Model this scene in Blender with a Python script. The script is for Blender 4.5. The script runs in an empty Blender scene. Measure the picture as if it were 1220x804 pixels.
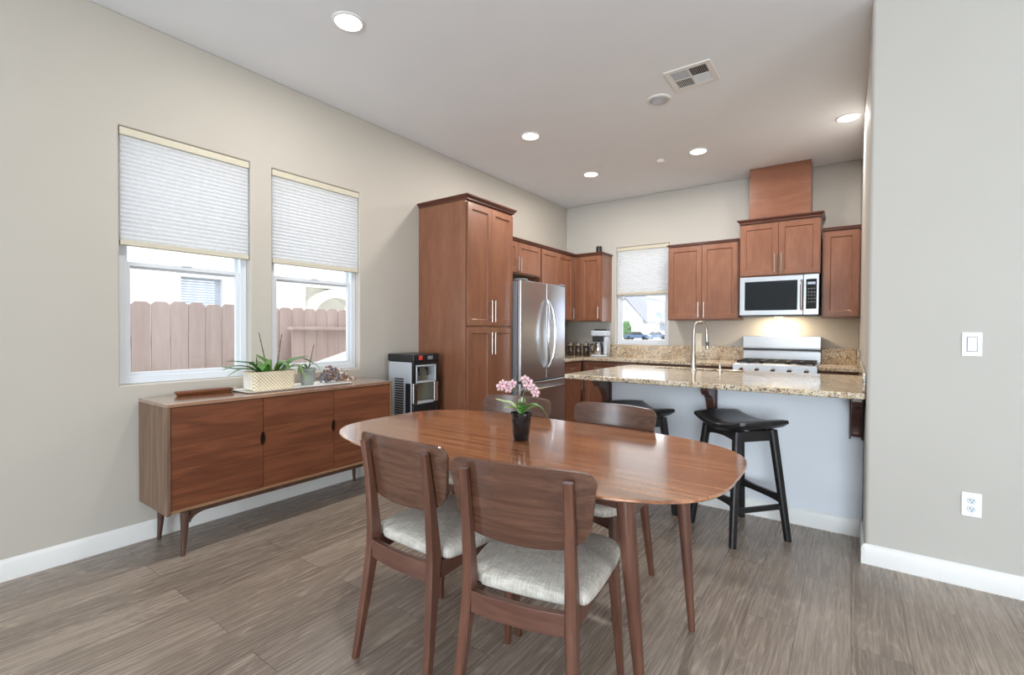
import bpy, bmesh, math, random
from mathutils import Vector, Matrix
random.seed(7)
C = bpy.context.scene.collection
sc = bpy.context.scene
PI = math.pi

# ------------------------------------------------------------------ camera, world, light, exposure
F_PX, PITCH, YAW, ROLL = 562.6, 0.01448, 0.62225, 0.00485
CAM = Vector((3.403, 0.0, 1.255))
fw = Vector((-math.sin(YAW)*math.cos(PITCH), math.cos(YAW)*math.cos(PITCH), -math.sin(PITCH)))
rt = Vector((math.cos(YAW), math.sin(YAW), 0)); up = rt.cross(fw)
r2 = math.cos(ROLL)*rt + math.sin(ROLL)*up
u2 = -math.sin(ROLL)*rt + math.cos(ROLL)*up
cd = bpy.data.cameras.new('camera'); cam = bpy.data.objects.new('camera', cd); C.objects.link(cam)
M = Matrix((r2, u2, -fw)).transposed().to_4x4(); M.translation = CAM
cam.matrix_world = M
cd.sensor_fit = 'HORIZONTAL'; cd.sensor_width = 36; cd.lens = F_PX/1220*36; cd.clip_start = .05; cd.clip_end = 600
sc.camera = cam

sc.view_settings.view_transform = 'Standard'
sc.view_settings.look = 'None'
sc.view_settings.gamma = 1
sc.view_settings.use_curve_mapping = False
sc.view_settings.exposure = 0.0
sc.cycles.max_bounces = 10
sc.cycles.diffuse_bounces = 6
sc.cycles.transparent_max_bounces = 16
sc.cycles.use_denoising = True
sc.cycles.sample_clamp_indirect = 6
sc.cycles.caustics_reflective = False

SKY = (0.90, 0.96, 1.0); SKY_S = 3.4
W = bpy.data.worlds.new('sky'); sc.world = W; W.use_nodes = True
W.node_tree.nodes['Background'].inputs[0].default_value = (*SKY, 1)
W.node_tree.nodes['Background'].inputs[1].default_value = SKY_S

CAN_W, CAN_COL = 19.5, (1.0, .94, .87)
def area(name, loc, rot, sx, sy, w, col, shape='RECTANGLE'):
    l = bpy.data.lights.new(name, 'AREA'); l.shape = shape; l.size = sx
    if shape == 'RECTANGLE': l.size_y = sy
    l.energy = w; l.color = col
    o = bpy.data.objects.new(name, l); C.objects.link(o); o.location = loc; o.rotation_euler = rot
    return o
# daylight through the glass doors and the window behind the camera
area('daylight_glass_door', (5.35, -6.94, 1.22), (PI/2+.16, 0, .1), 3.3, 2.3, 540, (.82, .92, 1.0))
area('daylight_east_window', (7.12, 0.2, 1.5), (PI/2, 0, PI/2), 2.6, 1.6, 50, (.92, .96, 1.0))

area('daylight_side_door', (-.25, -2.7, 1.12), (PI/2, 0, -PI/2), 1.9, 2.1, 90, (.78, .89, 1.0))

# ------------------------------------------------------------------ materials
def new_mat(name):
    m = bpy.data.materials.new(name); m.use_nodes = True
    nt = m.node_tree; b = nt.nodes['Principled BSDF']
    return m, nt, b
def s2l(c):
    return tuple((v/255/12.92 if v/255 <= .04045 else ((v/255+.055)/1.055)**2.4) for v in c)
def plain(name, rgb, rough=.5, metal=0.0, coat=0.0, bump=0.0, bscale=200, spec=None, var=0.0, vscale=3, emit=None, es=0):
    m, nt, b = new_mat(name); col = s2l(rgb)
    b.inputs['Base Color'].default_value = (*col, 1)
    b.inputs['Roughness'].default_value = rough; b.inputs['Metallic'].default_value = metal
    b.inputs['Coat Weight'].default_value = coat
    if spec is not None: b.inputs['Specular IOR Level'].default_value = spec
    tc = nt.nodes.new('ShaderNodeTexCoord')
    n = nt.nodes.new('ShaderNodeTexNoise'); n.inputs['Scale'].default_value = bscale if bump else vscale
    nt.links.new(tc.outputs['Object'], n.inputs['Vector'])
    if bump:
        bp = nt.nodes.new('ShaderNodeBump'); bp.inputs['Strength'].default_value = bump; bp.inputs['Distance'].default_value = .002
        nt.links.new(n.outputs['Fac'], bp.inputs['Height']); nt.links.new(bp.outputs['Normal'], b.inputs['Normal'])
    n2 = nt.nodes.new('ShaderNodeTexNoise'); n2.inputs['Scale'].default_value = vscale; n2.inputs['Detail'].default_value = 3
    nt.links.new(tc.outputs['Object'], n2.inputs['Vector'])
    r = nt.nodes.new('ShaderNodeValToRGB')
    v = max(var, .01)
    r.color_ramp.elements[0].position = .3; r.color_ramp.elements[1].position = .7
    r.color_ramp.elements[0].color = (*[c*(1-v) for c in col], 1); r.color_ramp.elements[1].color = (*[min(1, c*(1+v)) for c in col], 1)
    nt.links.new(n2.outputs['Fac'], r.inputs['Fac']); nt.links.new(r.outputs['Color'], b.inputs['Base Color'])
    if emit:
        b.inputs['Emission Color'].default_value = (*emit, 1); b.inputs['Emission Strength'].default_value = es
    return m
def wood(name, dark, mid, light, axis='X', scale=1.0, rough=.35, coat=.0, cross=14, ring=.5, contrast=1.0, spec=.5):
    """long-grained wood; axis is the direction of the grain in object space"""
    m, nt, b = new_mat(name); N = nt.nodes; L = nt.links
    tc = N.new('ShaderNodeTexCoord'); mp = N.new('ShaderNodeMapping')
    s = [cross*scale]*3; s['XYZ'.index(axis)] = 1.3*scale
    mp.inputs['Scale'].default_value = s
    oi = N.new('ShaderNodeObjectInfo'); mul = N.new('ShaderNodeMath'); mul.operation = 'MULTIPLY'; mul.inputs[1].default_value = 37
    L.new(oi.outputs['Random'], mul.inputs[0])
    add = N.new('ShaderNodeVectorMath'); add.operation = 'ADD'
    L.new(tc.outputs['Object'], mp.inputs['Vector']); L.new(mp.outputs['Vector'], add.inputs[0]); L.new(mul.outputs[0], add.inputs[1])
    n1 = N.new('ShaderNodeTexNoise'); n1.inputs['Scale'].default_value = .55; n1.inputs['Detail'].default_value = 5; n1.inputs['Distortion'].default_value = .6
    n2 = N.new('ShaderNodeTexNoise'); n2.inputs['Scale'].default_value = 5.0; n2.inputs['Detail'].default_value = 6; n2.inputs['Roughness'].default_value = .65
    L.new(add.outputs[0], n1.inputs['Vector']); L.new(add.outputs[0], n2.inputs['Vector'])
    rg = N.new('ShaderNodeMath'); rg.operation = 'MULTIPLY'; rg.inputs[1].default_value = 9
    L.new(n1.outputs['Fac'], rg.inputs[0])
    fr = N.new('ShaderNodeMath'); fr.operation = 'PINGPONG'; fr.inputs[1].default_value = 1; L.new(rg.outputs[0], fr.inputs[0])
    mx = N.new('ShaderNodeMix'); mx.data_type = 'FLOAT'; mx.inputs[0].default_value = 1-ring
    L.new(fr.outputs[0], mx.inputs[2]); L.new(n2.outputs['Fac'], mx.inputs[3])
    r = N.new('ShaderNodeValToRGB'); e = r.color_ramp.elements
    e[0].position = .5-.32/contrast; e[0].color = (*s2l(dark), 1); e[1].position = .5+.30/contrast; e[1].color = (*s2l(light), 1)
    k = e.new(.5); k.color = (*s2l(mid), 1)
    L.new(mx.outputs[0], r.inputs['Fac']); L.new(r.outputs['Color'], b.inputs['Base Color'])
    b.inputs['Roughness'].default_value = rough; b.inputs['Coat Weight'].default_value = coat; b.inputs['Coat Roughness'].default_value = .12
    b.inputs['Specular IOR Level'].default_value = spec
    bp = N.new('ShaderNodeBump'); bp.inputs['Strength'].default_value = .06; bp.inputs['Distance'].default_value = .001
    L.new(n2.outputs['Fac'], bp.inputs['Height']); L.new(bp.outputs['Normal'], b.inputs['Normal'])
    return m
def granite():
    m, nt, b = new_mat('speckled_granite'); N = nt.nodes; L = nt.links
    tc = N.new('ShaderNodeTexCoord')
    v = N.new('ShaderNodeTexVoronoi'); v.inputs['Scale'].default_value = 125; v.inputs['Randomness'].default_value = 1
    nz = N.new('ShaderNodeTexNoise'); nz.inputs['Scale'].default_value = 60; nz.inputs['Detail'].default_value = 2
    mixv = N.new('ShaderNodeMix'); mixv.data_type = 'VECTOR'; mixv.inputs[0].default_value = .03
    L.new(tc.outputs['Object'], nz.inputs['Vector']); L.new(tc.outputs['Object'], mixv.inputs[4]); L.new(nz.outputs['Color'], mixv.inputs[5])
    L.new(mixv.outputs[1], v.inputs['Vector'])
    sep = N.new('ShaderNodeSeparateColor'); L.new(v.outputs['Color'], sep.inputs[0])
    r = N.new('ShaderNodeValToRGB'); r.color_ramp.interpolation = 'CONSTANT'; e = r.color_ramp.elements
    cols = [(0, (212, 200, 178)), (.30, (228, 220, 204)), (.46, (190, 164, 126)), (.62, (146, 120, 92)), (.74, (218, 206, 184)), (.86, (84, 72, 64)), (.93, (170, 166, 162))]
    e[0].color = (*s2l(cols[0][1]), 1); e[1].position = cols[1][0]; e[1].color = (*s2l(cols[1][1]), 1)
    for p, c in cols[2:]:
        k = e.new(p); k.color = (*s2l(c), 1)
    L.new(sep.outputs[0], r.inputs['Fac'])
    n3 = N.new('ShaderNodeTexNoise'); n3.inputs['Scale'].default_value = 9; n3.inputs['Detail'].default_value = 3; L.new(tc.outputs['Object'], n3.inputs['Vector'])
    r3 = N.new('ShaderNodeValToRGB'); r3.color_ramp.elements[0].position = .38; r3.color_ramp.elements[0].color = (.80, .75, .70, 1); r3.color_ramp.elements[1].position = .62; r3.color_ramp.elements[1].color = (1, 1, 1, 1)
    L.new(n3.outputs['Fac'], r3.inputs['Fac'])
    mm = N.new('ShaderNodeMix'); mm.data_type = 'RGBA'; mm.blend_type = 'MULTIPLY'; mm.inputs[0].default_value = 1
    L.new(r.outputs['Color'], mm.inputs[6]); L.new(r3.outputs['Color'], mm.inputs[7])
    L.new(mm.outputs[2], b.inputs['Base Color'])
    b.inputs['Roughness'].default_value = .10; b.inputs['Specular IOR Level'].default_value = .6
    return m
def floor_mat():
    m, nt, b = new_mat('grey_brown_plank_floor'); N = nt.nodes; L = nt.links
    tc = N.new('ShaderNodeTexCoord')
    sx = N.new('ShaderNodeSeparateXYZ'); L.new(tc.outputs['Object'], sx.inputs[0])
    cx = N.new('ShaderNodeCombineXYZ'); L.new(sx.outputs['Y'], cx.inputs['X']); L.new(sx.outputs['X'], cx.inputs['Y'])
    def brick(c1, c2, mort, ms):
        k = N.new('ShaderNodeTexBrick'); k.offset = .37; k.offset_frequency = 2
        k.inputs['Scale'].default_value = 1; k.inputs['Brick Width'].default_value = 1.42; k.inputs['Row Height'].default_value = .19
        k.inputs['Mortar Size'].default_value = ms; k.inputs['Mortar Smooth'].default_value = .0; k.inputs['Bias'].default_value = 0
        k.inputs['Color1'].default_value = c1; k.inputs['Color2'].default_value = c2; k.inputs['Mortar'].default_value = mort
        L.new(cx.outputs[0], k.inputs['Vector']); return k
    kid = brick((0, 0, 0, 1), (1, 1, 1, 1), (.5, .5, .5, 1), 0.0)
    seam = brick((1, 1, 1, 1), (1, 1, 1, 1), (.0, .0, .0, 1), .0012)
    sc_ = N.new('ShaderNodeVectorMath'); sc_.operation = 'SCALE'; sc_.inputs['Scale'].default_value = 23.0
    L.new(kid.outputs['Color'], sc_.inputs[0])
    ad = N.new('ShaderNodeVectorMath'); ad.operation = 'ADD'; L.new(tc.outputs['Object'], ad.inputs[0]); L.new(sc_.outputs[0], ad.inputs[1])
    mp = N.new('ShaderNodeMapping'); mp.inputs['Scale'].default_value = (7.0, .75, 1); L.new(ad.outputs[0], mp.inputs['Vector'])
    n1 = N.new('ShaderNodeTexNoise'); n1.inputs['Scale'].default_value = .75; n1.inputs['Detail'].default_value = 2; n1.inputs['Distortion'].default_value = .35; L.new(mp.outputs[0], n1.inputs['Vector'])
    rg = N.new('ShaderNodeMath'); rg.operation = 'MULTIPLY'; rg.inputs[1].default_value = 30; L.new(n1.outputs['Fac'], rg.inputs[0])
    pp = N.new('ShaderNodeMath'); pp.operation = 'PINGPONG'; pp.inputs[1].default_value = .5; L.new(rg.outputs[0], pp.inputs[0])
    ringr = N.new('ShaderNodeMapRange'); ringr.inputs['From Min'].default_value = .30; ringr.inputs['From Max'].default_value = .5; L.new(pp.outputs[0], ringr.inputs['Value'])
    mp2 = N.new('ShaderNodeMapping'); mp2.inputs['Scale'].default_value = (110, 3.0, 1); L.new(ad.outputs[0], mp2.inputs['Vector'])
    n2 = N.new('ShaderNodeTexNoise'); n2.inputs['Scale'].default_value = 1; n2.inputs['Detail'].default_value = 5; n2.inputs['Roughness'].default_value = .7; L.new(mp2.outputs[0], n2.inputs['Vector'])
    n2r = N.new('ShaderNodeMapRange'); n2r.inputs['From Min'].default_value = .3; n2r.inputs['From Max'].default_value = .7; L.new(n2.outputs['Fac'], n2r.inputs['Value'])
    r = N.new('ShaderNodeValToRGB'); e = r.color_ramp.elements
    e[0].position = 0; e[0].color = (*s2l((104, 94, 85)), 1); e[1].position = 1; e[1].color = (*s2l((170, 157, 144)), 1)
    k = e.new(.5); k.color = (*s2l((138, 124, 112)), 1)
    mx = N.new('ShaderNodeMix'); mx.data_type = 'FLOAT'; mx.inputs[0].default_value = .38; L.new(n2r.outputs[0], mx.inputs[2]); L.new(kid.outputs['Color'], mx.inputs[3])
    L.new(mx.outputs[0], r.inputs['Fac'])
    lt = N.new('ShaderNodeMix'); lt.data_type = 'RGBA'; lt.blend_type = 'MIX'; lt.inputs[7].default_value = (*s2l((190, 174, 158)), 1)
    gm = N.new('ShaderNodeMath'); gm.operation = 'MULTIPLY'; gm.inputs[1].default_value = .8; L.new(ringr.outputs[0], gm.inputs[0])
    gm2 = N.new('ShaderNodeMath'); gm2.operation = 'MULTIPLY'; L.new(gm.outputs[0], gm2.inputs[0]); L.new(n2r.outputs[0], gm2.inputs[1])
    L.new(gm2.outputs[0], lt.inputs[0]); L.new(r.outputs['Color'], lt.inputs[6])
    sm = N.new('ShaderNodeMix'); sm.data_type = 'RGBA'; sm.blend_type = 'MULTIPLY'; sm.inputs[0].default_value = .75
    L.new(lt.outputs[2], sm.inputs[6]); L.new(seam.outputs['Color'], sm.inputs[7]); L.new(sm.outputs[2], b.inputs['Base Color'])
    b.inputs['Roughness'].default_value = .30; b.inputs['Specular IOR Level'].default_value = .5
    rr = N.new('ShaderNodeMapRange'); rr.inputs['To Min'].default_value = .20; rr.inputs['To Max'].default_value = .34; L.new(n2r.outputs[0], rr.inputs['Value']); L.new(rr.outputs[0], b.inputs['Roughness'])
    bp = N.new('ShaderNodeBump'); bp.inputs['Strength'].default_value = .12; bp.inputs['Distance'].default_value = .002; L.new(n2.outputs['Fac'], bp.inputs['Height']); L.new(bp.outputs['Normal'], b.inputs['Normal'])
    return m
def glass_mat(name, tint=(1, 1, 1), refl=.06):
    m = bpy.data.materials.new(name); m.use_nodes = True; nt = m.node_tree; nt.nodes.clear()
    o = nt.nodes.new('ShaderNodeOutputMaterial'); t = nt.nodes.new('ShaderNodeBsdfTransparent'); t.inputs[0].default_value = (*tint, 1)
    g = nt.nodes.new('ShaderNodeBsdfGlossy'); g.inputs['Roughness'].default_value = .02
    mx = nt.nodes.new('ShaderNodeMixShader'); mx.inputs[0].default_value = refl
    nt.links.new(t.outputs[0], mx.inputs[1]); nt.links.new(g.outputs[0], mx.inputs[2]); nt.links.new(mx.outputs[0], o.inputs[0])
    return m
def shade_mat():
    m = bpy.data.materials.new('cellular_shade_fabric'); m.use_nodes = True; nt = m.node_tree; nt.nodes.clear()
    N = nt.nodes; L = nt.links
    o = N.new('ShaderNodeOutputMaterial'); d = N.new('ShaderNodeBsdfDiffuse'); t = N.new('ShaderNodeBsdfTranslucent'); mx = N.new('ShaderNodeMixShader'); mx.inputs[0].default_value = .45
    tc = N.new('ShaderNodeTexCoord'); mp = N.new('ShaderNodeMapping'); mp.inputs['Scale'].default_value = (30, 30, 70)
    n = N.new('ShaderNodeTexNoise'); n.inputs['Scale'].default_value = 1.4; n.inputs['Detail'].default_value = 5
    L.new(tc.outputs['Object'], mp.inputs[0]); L.new(mp.outputs[0], n.inputs['Vector'])
    r = N.new('ShaderNodeValToRGB'); r.color_ramp.elements[0].position = .3; r.color_ramp.elements[1].position = .7
    r.color_ramp.elements[0].color = (.735, .755, .78, 1); r.color_ramp.elements[1].color = (.83, .845, .865, 1)
    L.new(n.outputs['Fac'], r.inputs['Fac']); L.new(r.outputs[0], d.inputs[0]); L.new(r.outputs[0], t.inputs[0])
    L.new(d.outputs[0], mx.inputs[1]); L.new(t.outputs[0], mx.inputs[2]); L.new(mx.outputs[0], o.inputs[0])
    return m
def steel(name, rgb=(178, 182, 186), rough=.28, axis='X'):
    m, nt, b = new_mat(name); N = nt.nodes; L = nt.links
    b.inputs['Base Color'].default_value = (*s2l(rgb), 1); b.inputs['Metallic'].default_value = 1; b.inputs['Roughness'].default_value = rough
    tc = N.new('ShaderNodeTexCoord'); mp = N.new('ShaderNodeMapping'); s = [400.0]*3; s['XYZ'.index(axis)] = 4; mp.inputs['Scale'].default_value = s
    n = N.new('ShaderNodeTexNoise'); n.inputs['Scale'].default_value = 1; L.new(tc.outputs['Object'], mp.inputs[0]); L.new(mp.outputs[0], n.inputs['Vector'])
    rr = N.new('ShaderNodeMapRange'); rr.inputs['To Min'].default_value = rough*.95; rr.inputs['To Max'].default_value = rough*1.06
    L.new(n.outputs['Fac'], rr.inputs['Value']); L.new(rr.outputs[0], b.inputs['Roughness'])
    return m
def fabric(name, c1, c2):
    m, nt, b = new_mat(name); N = nt.nodes; L = nt.links
    tc = N.new('ShaderNodeTexCoord')
    outs = []
    for s in ((420, 40, 40), (40, 420, 40)):
        mp = N.new('ShaderNodeMapping'); mp.inputs['Scale'].default_value = s; n = N.new('ShaderNodeTexNoise'); n.inputs['Scale'].default_value = .6; n.inputs['Detail'].default_value = 4
        L.new(tc.outputs['Object'], mp.inputs[0]); L.new(mp.outputs[0], n.inputs['Vector']); outs.append(n)
    a = N.new('ShaderNodeMath'); a.operation = 'ADD'; L.new(outs[0].outputs['Fac'], a.inputs[0]); L.new(outs[1].outputs['Fac'], a.inputs[1])
    h = N.new('ShaderNodeMath'); h.operation = 'MULTIPLY'; h.inputs[1].default_value = .5; L.new(a.outputs[0], h.inputs[0])
    r = N.new('ShaderNodeValToRGB'); r.color_ramp.elements[0].position = .38; r.color_ramp.elements[1].position = .62
    r.color_ramp.elements[0].color = (*s2l(c1), 1); r.color_ramp.elements[1].color = (*s2l(c2), 1)
    L.new(h.outputs[0], r.inputs['Fac']); L.new(r.outputs[0], b.inputs['Base Color'])
    b.inputs['Roughness'].default_value = .95; b.inputs['Specular IOR Level'].default_value = .1; b.inputs['Sheen Weight'].default_value = .1
    bp = N.new('ShaderNodeBump'); bp.inputs['Strength'].default_value = .3; bp.inputs['Distance'].default_value = .001; L.new(h.outputs[0], bp.inputs['Height']); L.new(bp.outputs['Normal'], b.inputs['Normal'])
    return m
def wicker():
    m, nt, b = new_mat('pale_woven_wicker'); N = nt.nodes; L = nt.links
    tc = N.new('ShaderNodeTexCoord')
    w = []
    for ax, s in (('Z', 14), ('Y', 14)):
        k = N.new('ShaderNodeTexWave'); k.bands_direction = ax; k.inputs['Scale'].default_value = s; k.inputs['Distortion'].default_value = .4; L.new(tc.outputs['Object'], k.inputs['Vector']); w.append(k)
    mu = N.new('ShaderNodeMath'); mu.operation = 'SUBTRACT'; L.new(w[0].outputs['Fac'], mu.inputs[0]); L.new(w[1].outputs['Fac'], mu.inputs[1]); ab = N.new('ShaderNodeMath'); ab.operation = 'ABSOLUTE'; L.new(mu.outputs[0], ab.inputs[0]); mu = ab
    r = N.new('ShaderNodeValToRGB'); r.color_ramp.elements[0].color = (*s2l((178, 160, 126)), 1); r.color_ramp.elements[1].color = (*s2l((236, 226, 204)), 1); r.color_ramp.elements[1].position = .6
    L.new(mu.outputs[0], r.inputs['Fac']); L.new(r.outputs[0], b.inputs['Base Color']); b.inputs['Roughness'].default_value = .8
    bp = N.new('ShaderNodeBump'); bp.inputs['Strength'].default_value = .6; bp.inputs['Distance'].default_value = .004; L.new(mu.outputs[0], bp.inputs['Height']); L.new(bp.outputs['Normal'], b.inputs['Normal'])
    return m
def emit_mat(name, col, s):
    m = bpy.data.materials.new(name); m.use_nodes = True; nt = m.node_tree; nt.nodes.clear()
    o = nt.nodes.new('ShaderNodeOutputMaterial'); e = nt.nodes.new('ShaderNodeEmission'); e.inputs[0].default_value = (*col, 1); e.inputs[1].default_value = s
    nt.links.new(e.outputs[0], o.inputs[0]); return m

m_wall = plain('cream_wall_paint', (185, 180, 171), .75, bump=.12, bscale=160, spec=.3)
m_wallw = plain('white_wall_paint', (188, 185, 179), .7, bump=.12, bscale=160, spec=.3)
m_ceil = plain('ceiling_paint', (240, 245, 251), .85, bump=.1, bscale=120, spec=.2)  # white ceiling; slight blue in the colour replaces cool bounce light
m_trim = plain('white_trim_paint', (226, 226, 224), .4)
m_floor = floor_mat()
m_vinyl = plain('white_vinyl', (216, 222, 229), .35)
m_glass = glass_mat('window_glass')
m_shade = shade_mat()
m_rail = plain('cream_shade_rail', (198, 192, 174), .5)
m_cherryV = wood('brown_cherry_cabinet', (112, 69, 50), (130, 86, 64), (148, 103, 80), 'Z', .8, .30, .15, cross=7, ring=.22, contrast=.8)
m_cherryH = wood('brown_cherry_cabinet_cross', (110, 67, 48), (128, 83, 62), (146, 100, 76), 'X', .8, .30, .15, cross=7, ring=.22, contrast=.8)
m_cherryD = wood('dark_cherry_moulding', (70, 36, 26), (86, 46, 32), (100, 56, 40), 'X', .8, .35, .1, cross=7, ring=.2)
m_inside = plain('gap_shade', (38, 24, 18), .8)  # near-black brown standing in for shade inside the sideboard
m_walnutY = wood('walnut_veneer_along', (104, 56, 30), (140, 84, 48), (166, 108, 66), 'Y', 1.0, .38, .05, cross=13, ring=.42)
m_walnutZ = wood('walnut_veneer_side', (92, 68, 52), (116, 90, 72), (134, 108, 88), 'Z', 1.0, .45, .0, cross=16, ring=.4)
m_walnutE = wood('walnut_edge', (104, 72, 52), (134, 98, 72), (156, 118, 90), 'Y', 1.0, .4, .0, cross=16, ring=.3)
m_walnutD = wood('walnut_leg', (60, 40, 32), (76, 52, 42), (92, 64, 52), 'Z', 1.0, .4, .0, cross=20, ring=.3)
m_table = wood('table_walnut', (116, 66, 38), (156, 98, 59), (186, 128, 84), 'X', 1.0, .2, 1.0, cross=34, ring=.38, contrast=1.4)
m_table.node_tree.nodes['Principled BSDF'].inputs['Coat IOR'].default_value = 2.0
m_table.node_tree.nodes['Principled BSDF'].inputs['Coat Roughness'].default_value = .10
m_tableE = wood('table_edge_wood', (96, 60, 42), (118, 78, 56), (136, 94, 70), 'X', 1.0, .35, .0, cross=16, ring=.3)
m_chairV = wood('chair_frame_wood', (74, 46, 36), (94, 60, 47), (110, 74, 58), 'Z', 1.0, .32, .15, cross=18, ring=.3)
m_chairH = wood('chair_rail_wood', (72, 45, 36), (90, 58, 47), (106, 72, 58), 'X', 1.0, .35, .1, cross=18, ring=.3)
m_chairB = wood('chair_back_walnut', (66, 42, 32), (86, 57, 44), (106, 74, 58), 'X', 1.0, .26, .6, cross=40, ring=.3)
m_seat = fabric('light_grey_linen', (166, 160, 150), (208, 203, 194))
m_black = plain('black_painted_wood', (26, 25, 27), .4)
m_leather = plain('black_leather', (30, 30, 32), .3, bump=.15, bscale=260)
m_granite = granite()
m_steelX = steel('brushed_steel_horizontal', (206, 209, 214), .30, 'X')
m_steelZ = steel('brushed_steel_vertical', (186, 189, 194), .27, 'Z')
m_nickel = plain('brushed_nickel', (186, 180, 172), .34, 1.0)
m_chrome = plain('bright_steel', (214, 216, 218), .18, 1.0)
m_dark = plain('black_plastic', (24, 24, 27), .35)
m_darkglass = plain('black_glass', (14, 16, 20), .06, coat=.5)
m_grey = plain('grey_plastic', (120, 124, 130), .45)
m_silver = plain('silver_plastic', (190, 196, 204), .35, .4)
m_white = plain('white_plastic', (238, 238, 236), .35)
m_iron = plain('cast_iron', (36, 36, 38), .6)
m_corbel = wood('dark_corbel_wood', (54, 30, 26), (70, 40, 34), (84, 50, 42), 'Z', 1.0, .35, .1, cross=12, ring=.2)
m_leaf = plain('glossy_green_leaf', (70, 122, 46), .35, var=.25, vscale=14)
m_leaf2 = plain('pale_green_leaf', (150, 178, 110), .4, var=.2, vscale=14)
m_stem = plain('brown_green_stem', (92, 84, 60), .6, var=.2)
m_pink = plain('pink_petal', (232, 200, 206), .6, var=.18, vscale=60)
m_magenta = plain('magenta_lip', (176, 66, 110), .5)
m_wicker = wicker()
m_cloth = plain('white_basket_side', (226, 220, 210), .8, var=.06, vscale=30)
m_greypot = plain('grey_green_ceramic', (142, 150, 146), .4)
m_blackpot = plain('black_ceramic', (14, 14, 16), .12, coat=.4)
m_soil = plain('bark_soil', (70, 54, 40), .9, var=.4, vscale=60, bump=.6, bscale=90)
m_dry1 = plain('dried_flower_grey', (104, 104, 116), .9, var=.3, vscale=50)
m_dry2 = plain('dried_flower_brown', (128, 96, 82), .9, var=.3, vscale=50)
m_dry3 = plain('dried_flower_pale', (206, 192, 176), .9, var=.2, vscale=50)
m_traywood = wood('carved_tray_wood', (84, 46, 28), (116, 68, 42), (138, 88, 58), 'Y', 1.5, .4, .1, cross=16, ring=.4)
m_red = plain('red_plastic', (206, 52, 46), .4)
m_olive = plain('smoky_plastic', (116, 110, 90), .3)
m_fence = wood('weathered_pink_cedar', (192, 170, 166), (204, 184, 180), (214, 196, 192), 'Z', .6, .9, .0, cross=10, ring=.3, spec=.1)
m_stucco = plain('white_stucco', (240, 238, 232), .9, bump=.2, bscale=60)
m_concrete = plain('concrete_ground', (176, 172, 164), .9, var=.1)
m_blind = plain('grey_blue_blind', (176, 188, 206), .6)
m_roof = plain('grey_roof_tile', (150, 150, 164), .9, var=.15, vscale=3)
m_hill = plain('hazy_hill', (150, 152, 176), 1.0, var=.1, vscale=.05)
m_bush = plain('green_bush', (96, 124, 84), .9, var=.4, vscale=5)
m_carblue = plain('car_blue_paint', (82, 108, 142), .3)
m_lamp = emit_mat('lamp_diffuser', (1.0, .97, .92), 9.0)
m_ovenlit = emit_mat('hood_lamp', (1.0, .86, .66), 6.0)
m_mwglass = plain('microwave_window_glass', (52, 58, 64), .07, .55)
m_display = emit_mat('display_digits', (.75, .85, 1.0), .8)
m_warmwhite = plain('almond_plate', (236, 230, 216), .4)

# ------------------------------------------------------------------ mesh helpers
def box(bm, x0, x1, y0, y1, z0, z1):
    if x0 > x1: x0, x1 = x1, x0
    if y0 > y1: y0, y1 = y1, y0
    if z0 > z1: z0, z1 = z1, z0
    v = [bm.verts.new(p) for p in ((x0,y0,z0),(x1,y0,z0),(x1,y1,z0),(x0,y1,z0),(x0,y0,z1),(x1,y0,z1),(x1,y1,z1),(x0,y1,z1))]
    for f in ((3,2,1,0),(4,5,6,7),(0,1,5,4),(1,2,6,5),(2,3,7,6),(3,0,4,7)): bm.faces.new([v[i] for i in f])
def frustum(bm, a, z0, b, z1):
    lo = [bm.verts.new((x, y, z0)) for x, y in ((a[0],a[2]),(a[1],a[2]),(a[1],a[3]),(a[0],a[3]))]
    hi = [bm.verts.new((x, y, z1)) for x, y in ((b[0],b[2]),(b[1],b[2]),(b[1],b[3]),(b[0],b[3]))]
    bm.faces.new(lo[::-1]); bm.faces.new(hi)
    for i in range(4): bm.faces.new([lo[i], lo[(i+1)%4], hi[(i+1)%4], hi[i]])
def rings(bm, rs, cap=True, closed=True):
    vs = [[bm.verts.new(p) for p in r] for r in rs]
    n = len(vs[0])
    for a, b in zip(vs, vs[1:]):
        for i in range(n if closed else n-1):
            j = (i+1) % n; bm.faces.new([a[i], a[j], b[j], b[i]])
    if cap: bm.faces.new(vs[0][::-1]); bm.faces.new(vs[-1])
    return vs
def sect(cx, cy, z, hx, hy, kind):
    if kind == 'round': return [Vector((cx+hx*math.cos(2*PI*i/16), cy+hy*math.sin(2*PI*i/16), z)) for i in range(16)]
    c = min(hx, hy)*.35
    return [Vector((cx+x, cy+y, z)) for x, y in ((hx,-hy+c),(hx,hy-c),(hx-c,hy),(-hx+c,hy),(-hx,hy-c),(-hx,-hy+c),(-hx+c,-hy),(hx-c,-hy))]
def catmull(P, n=5):
    out = []
    for i in range(len(P)-1):
        p0 = P[max(i-1, 0)]; p1 = P[i]; p2 = P[i+1]; p3 = P[min(i+2, len(P)-1)]
        for k in range(n):
            t = k/n
            out.append(tuple(.5*((2*b)+(-a+c)*t+(2*a-5*b+4*c-d)*t*t+(-a+3*b-3*c+d)*t**3) for a, b, c, d in zip(p0, p1, p2, p3)))
    out.append(tuple(P[-1])); return out
def stack(bm, P, kind='rect', smooth=0):
    if smooth: P = catmull(P, smooth)
    rings(bm, [sect(*p, kind) for p in P])
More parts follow.
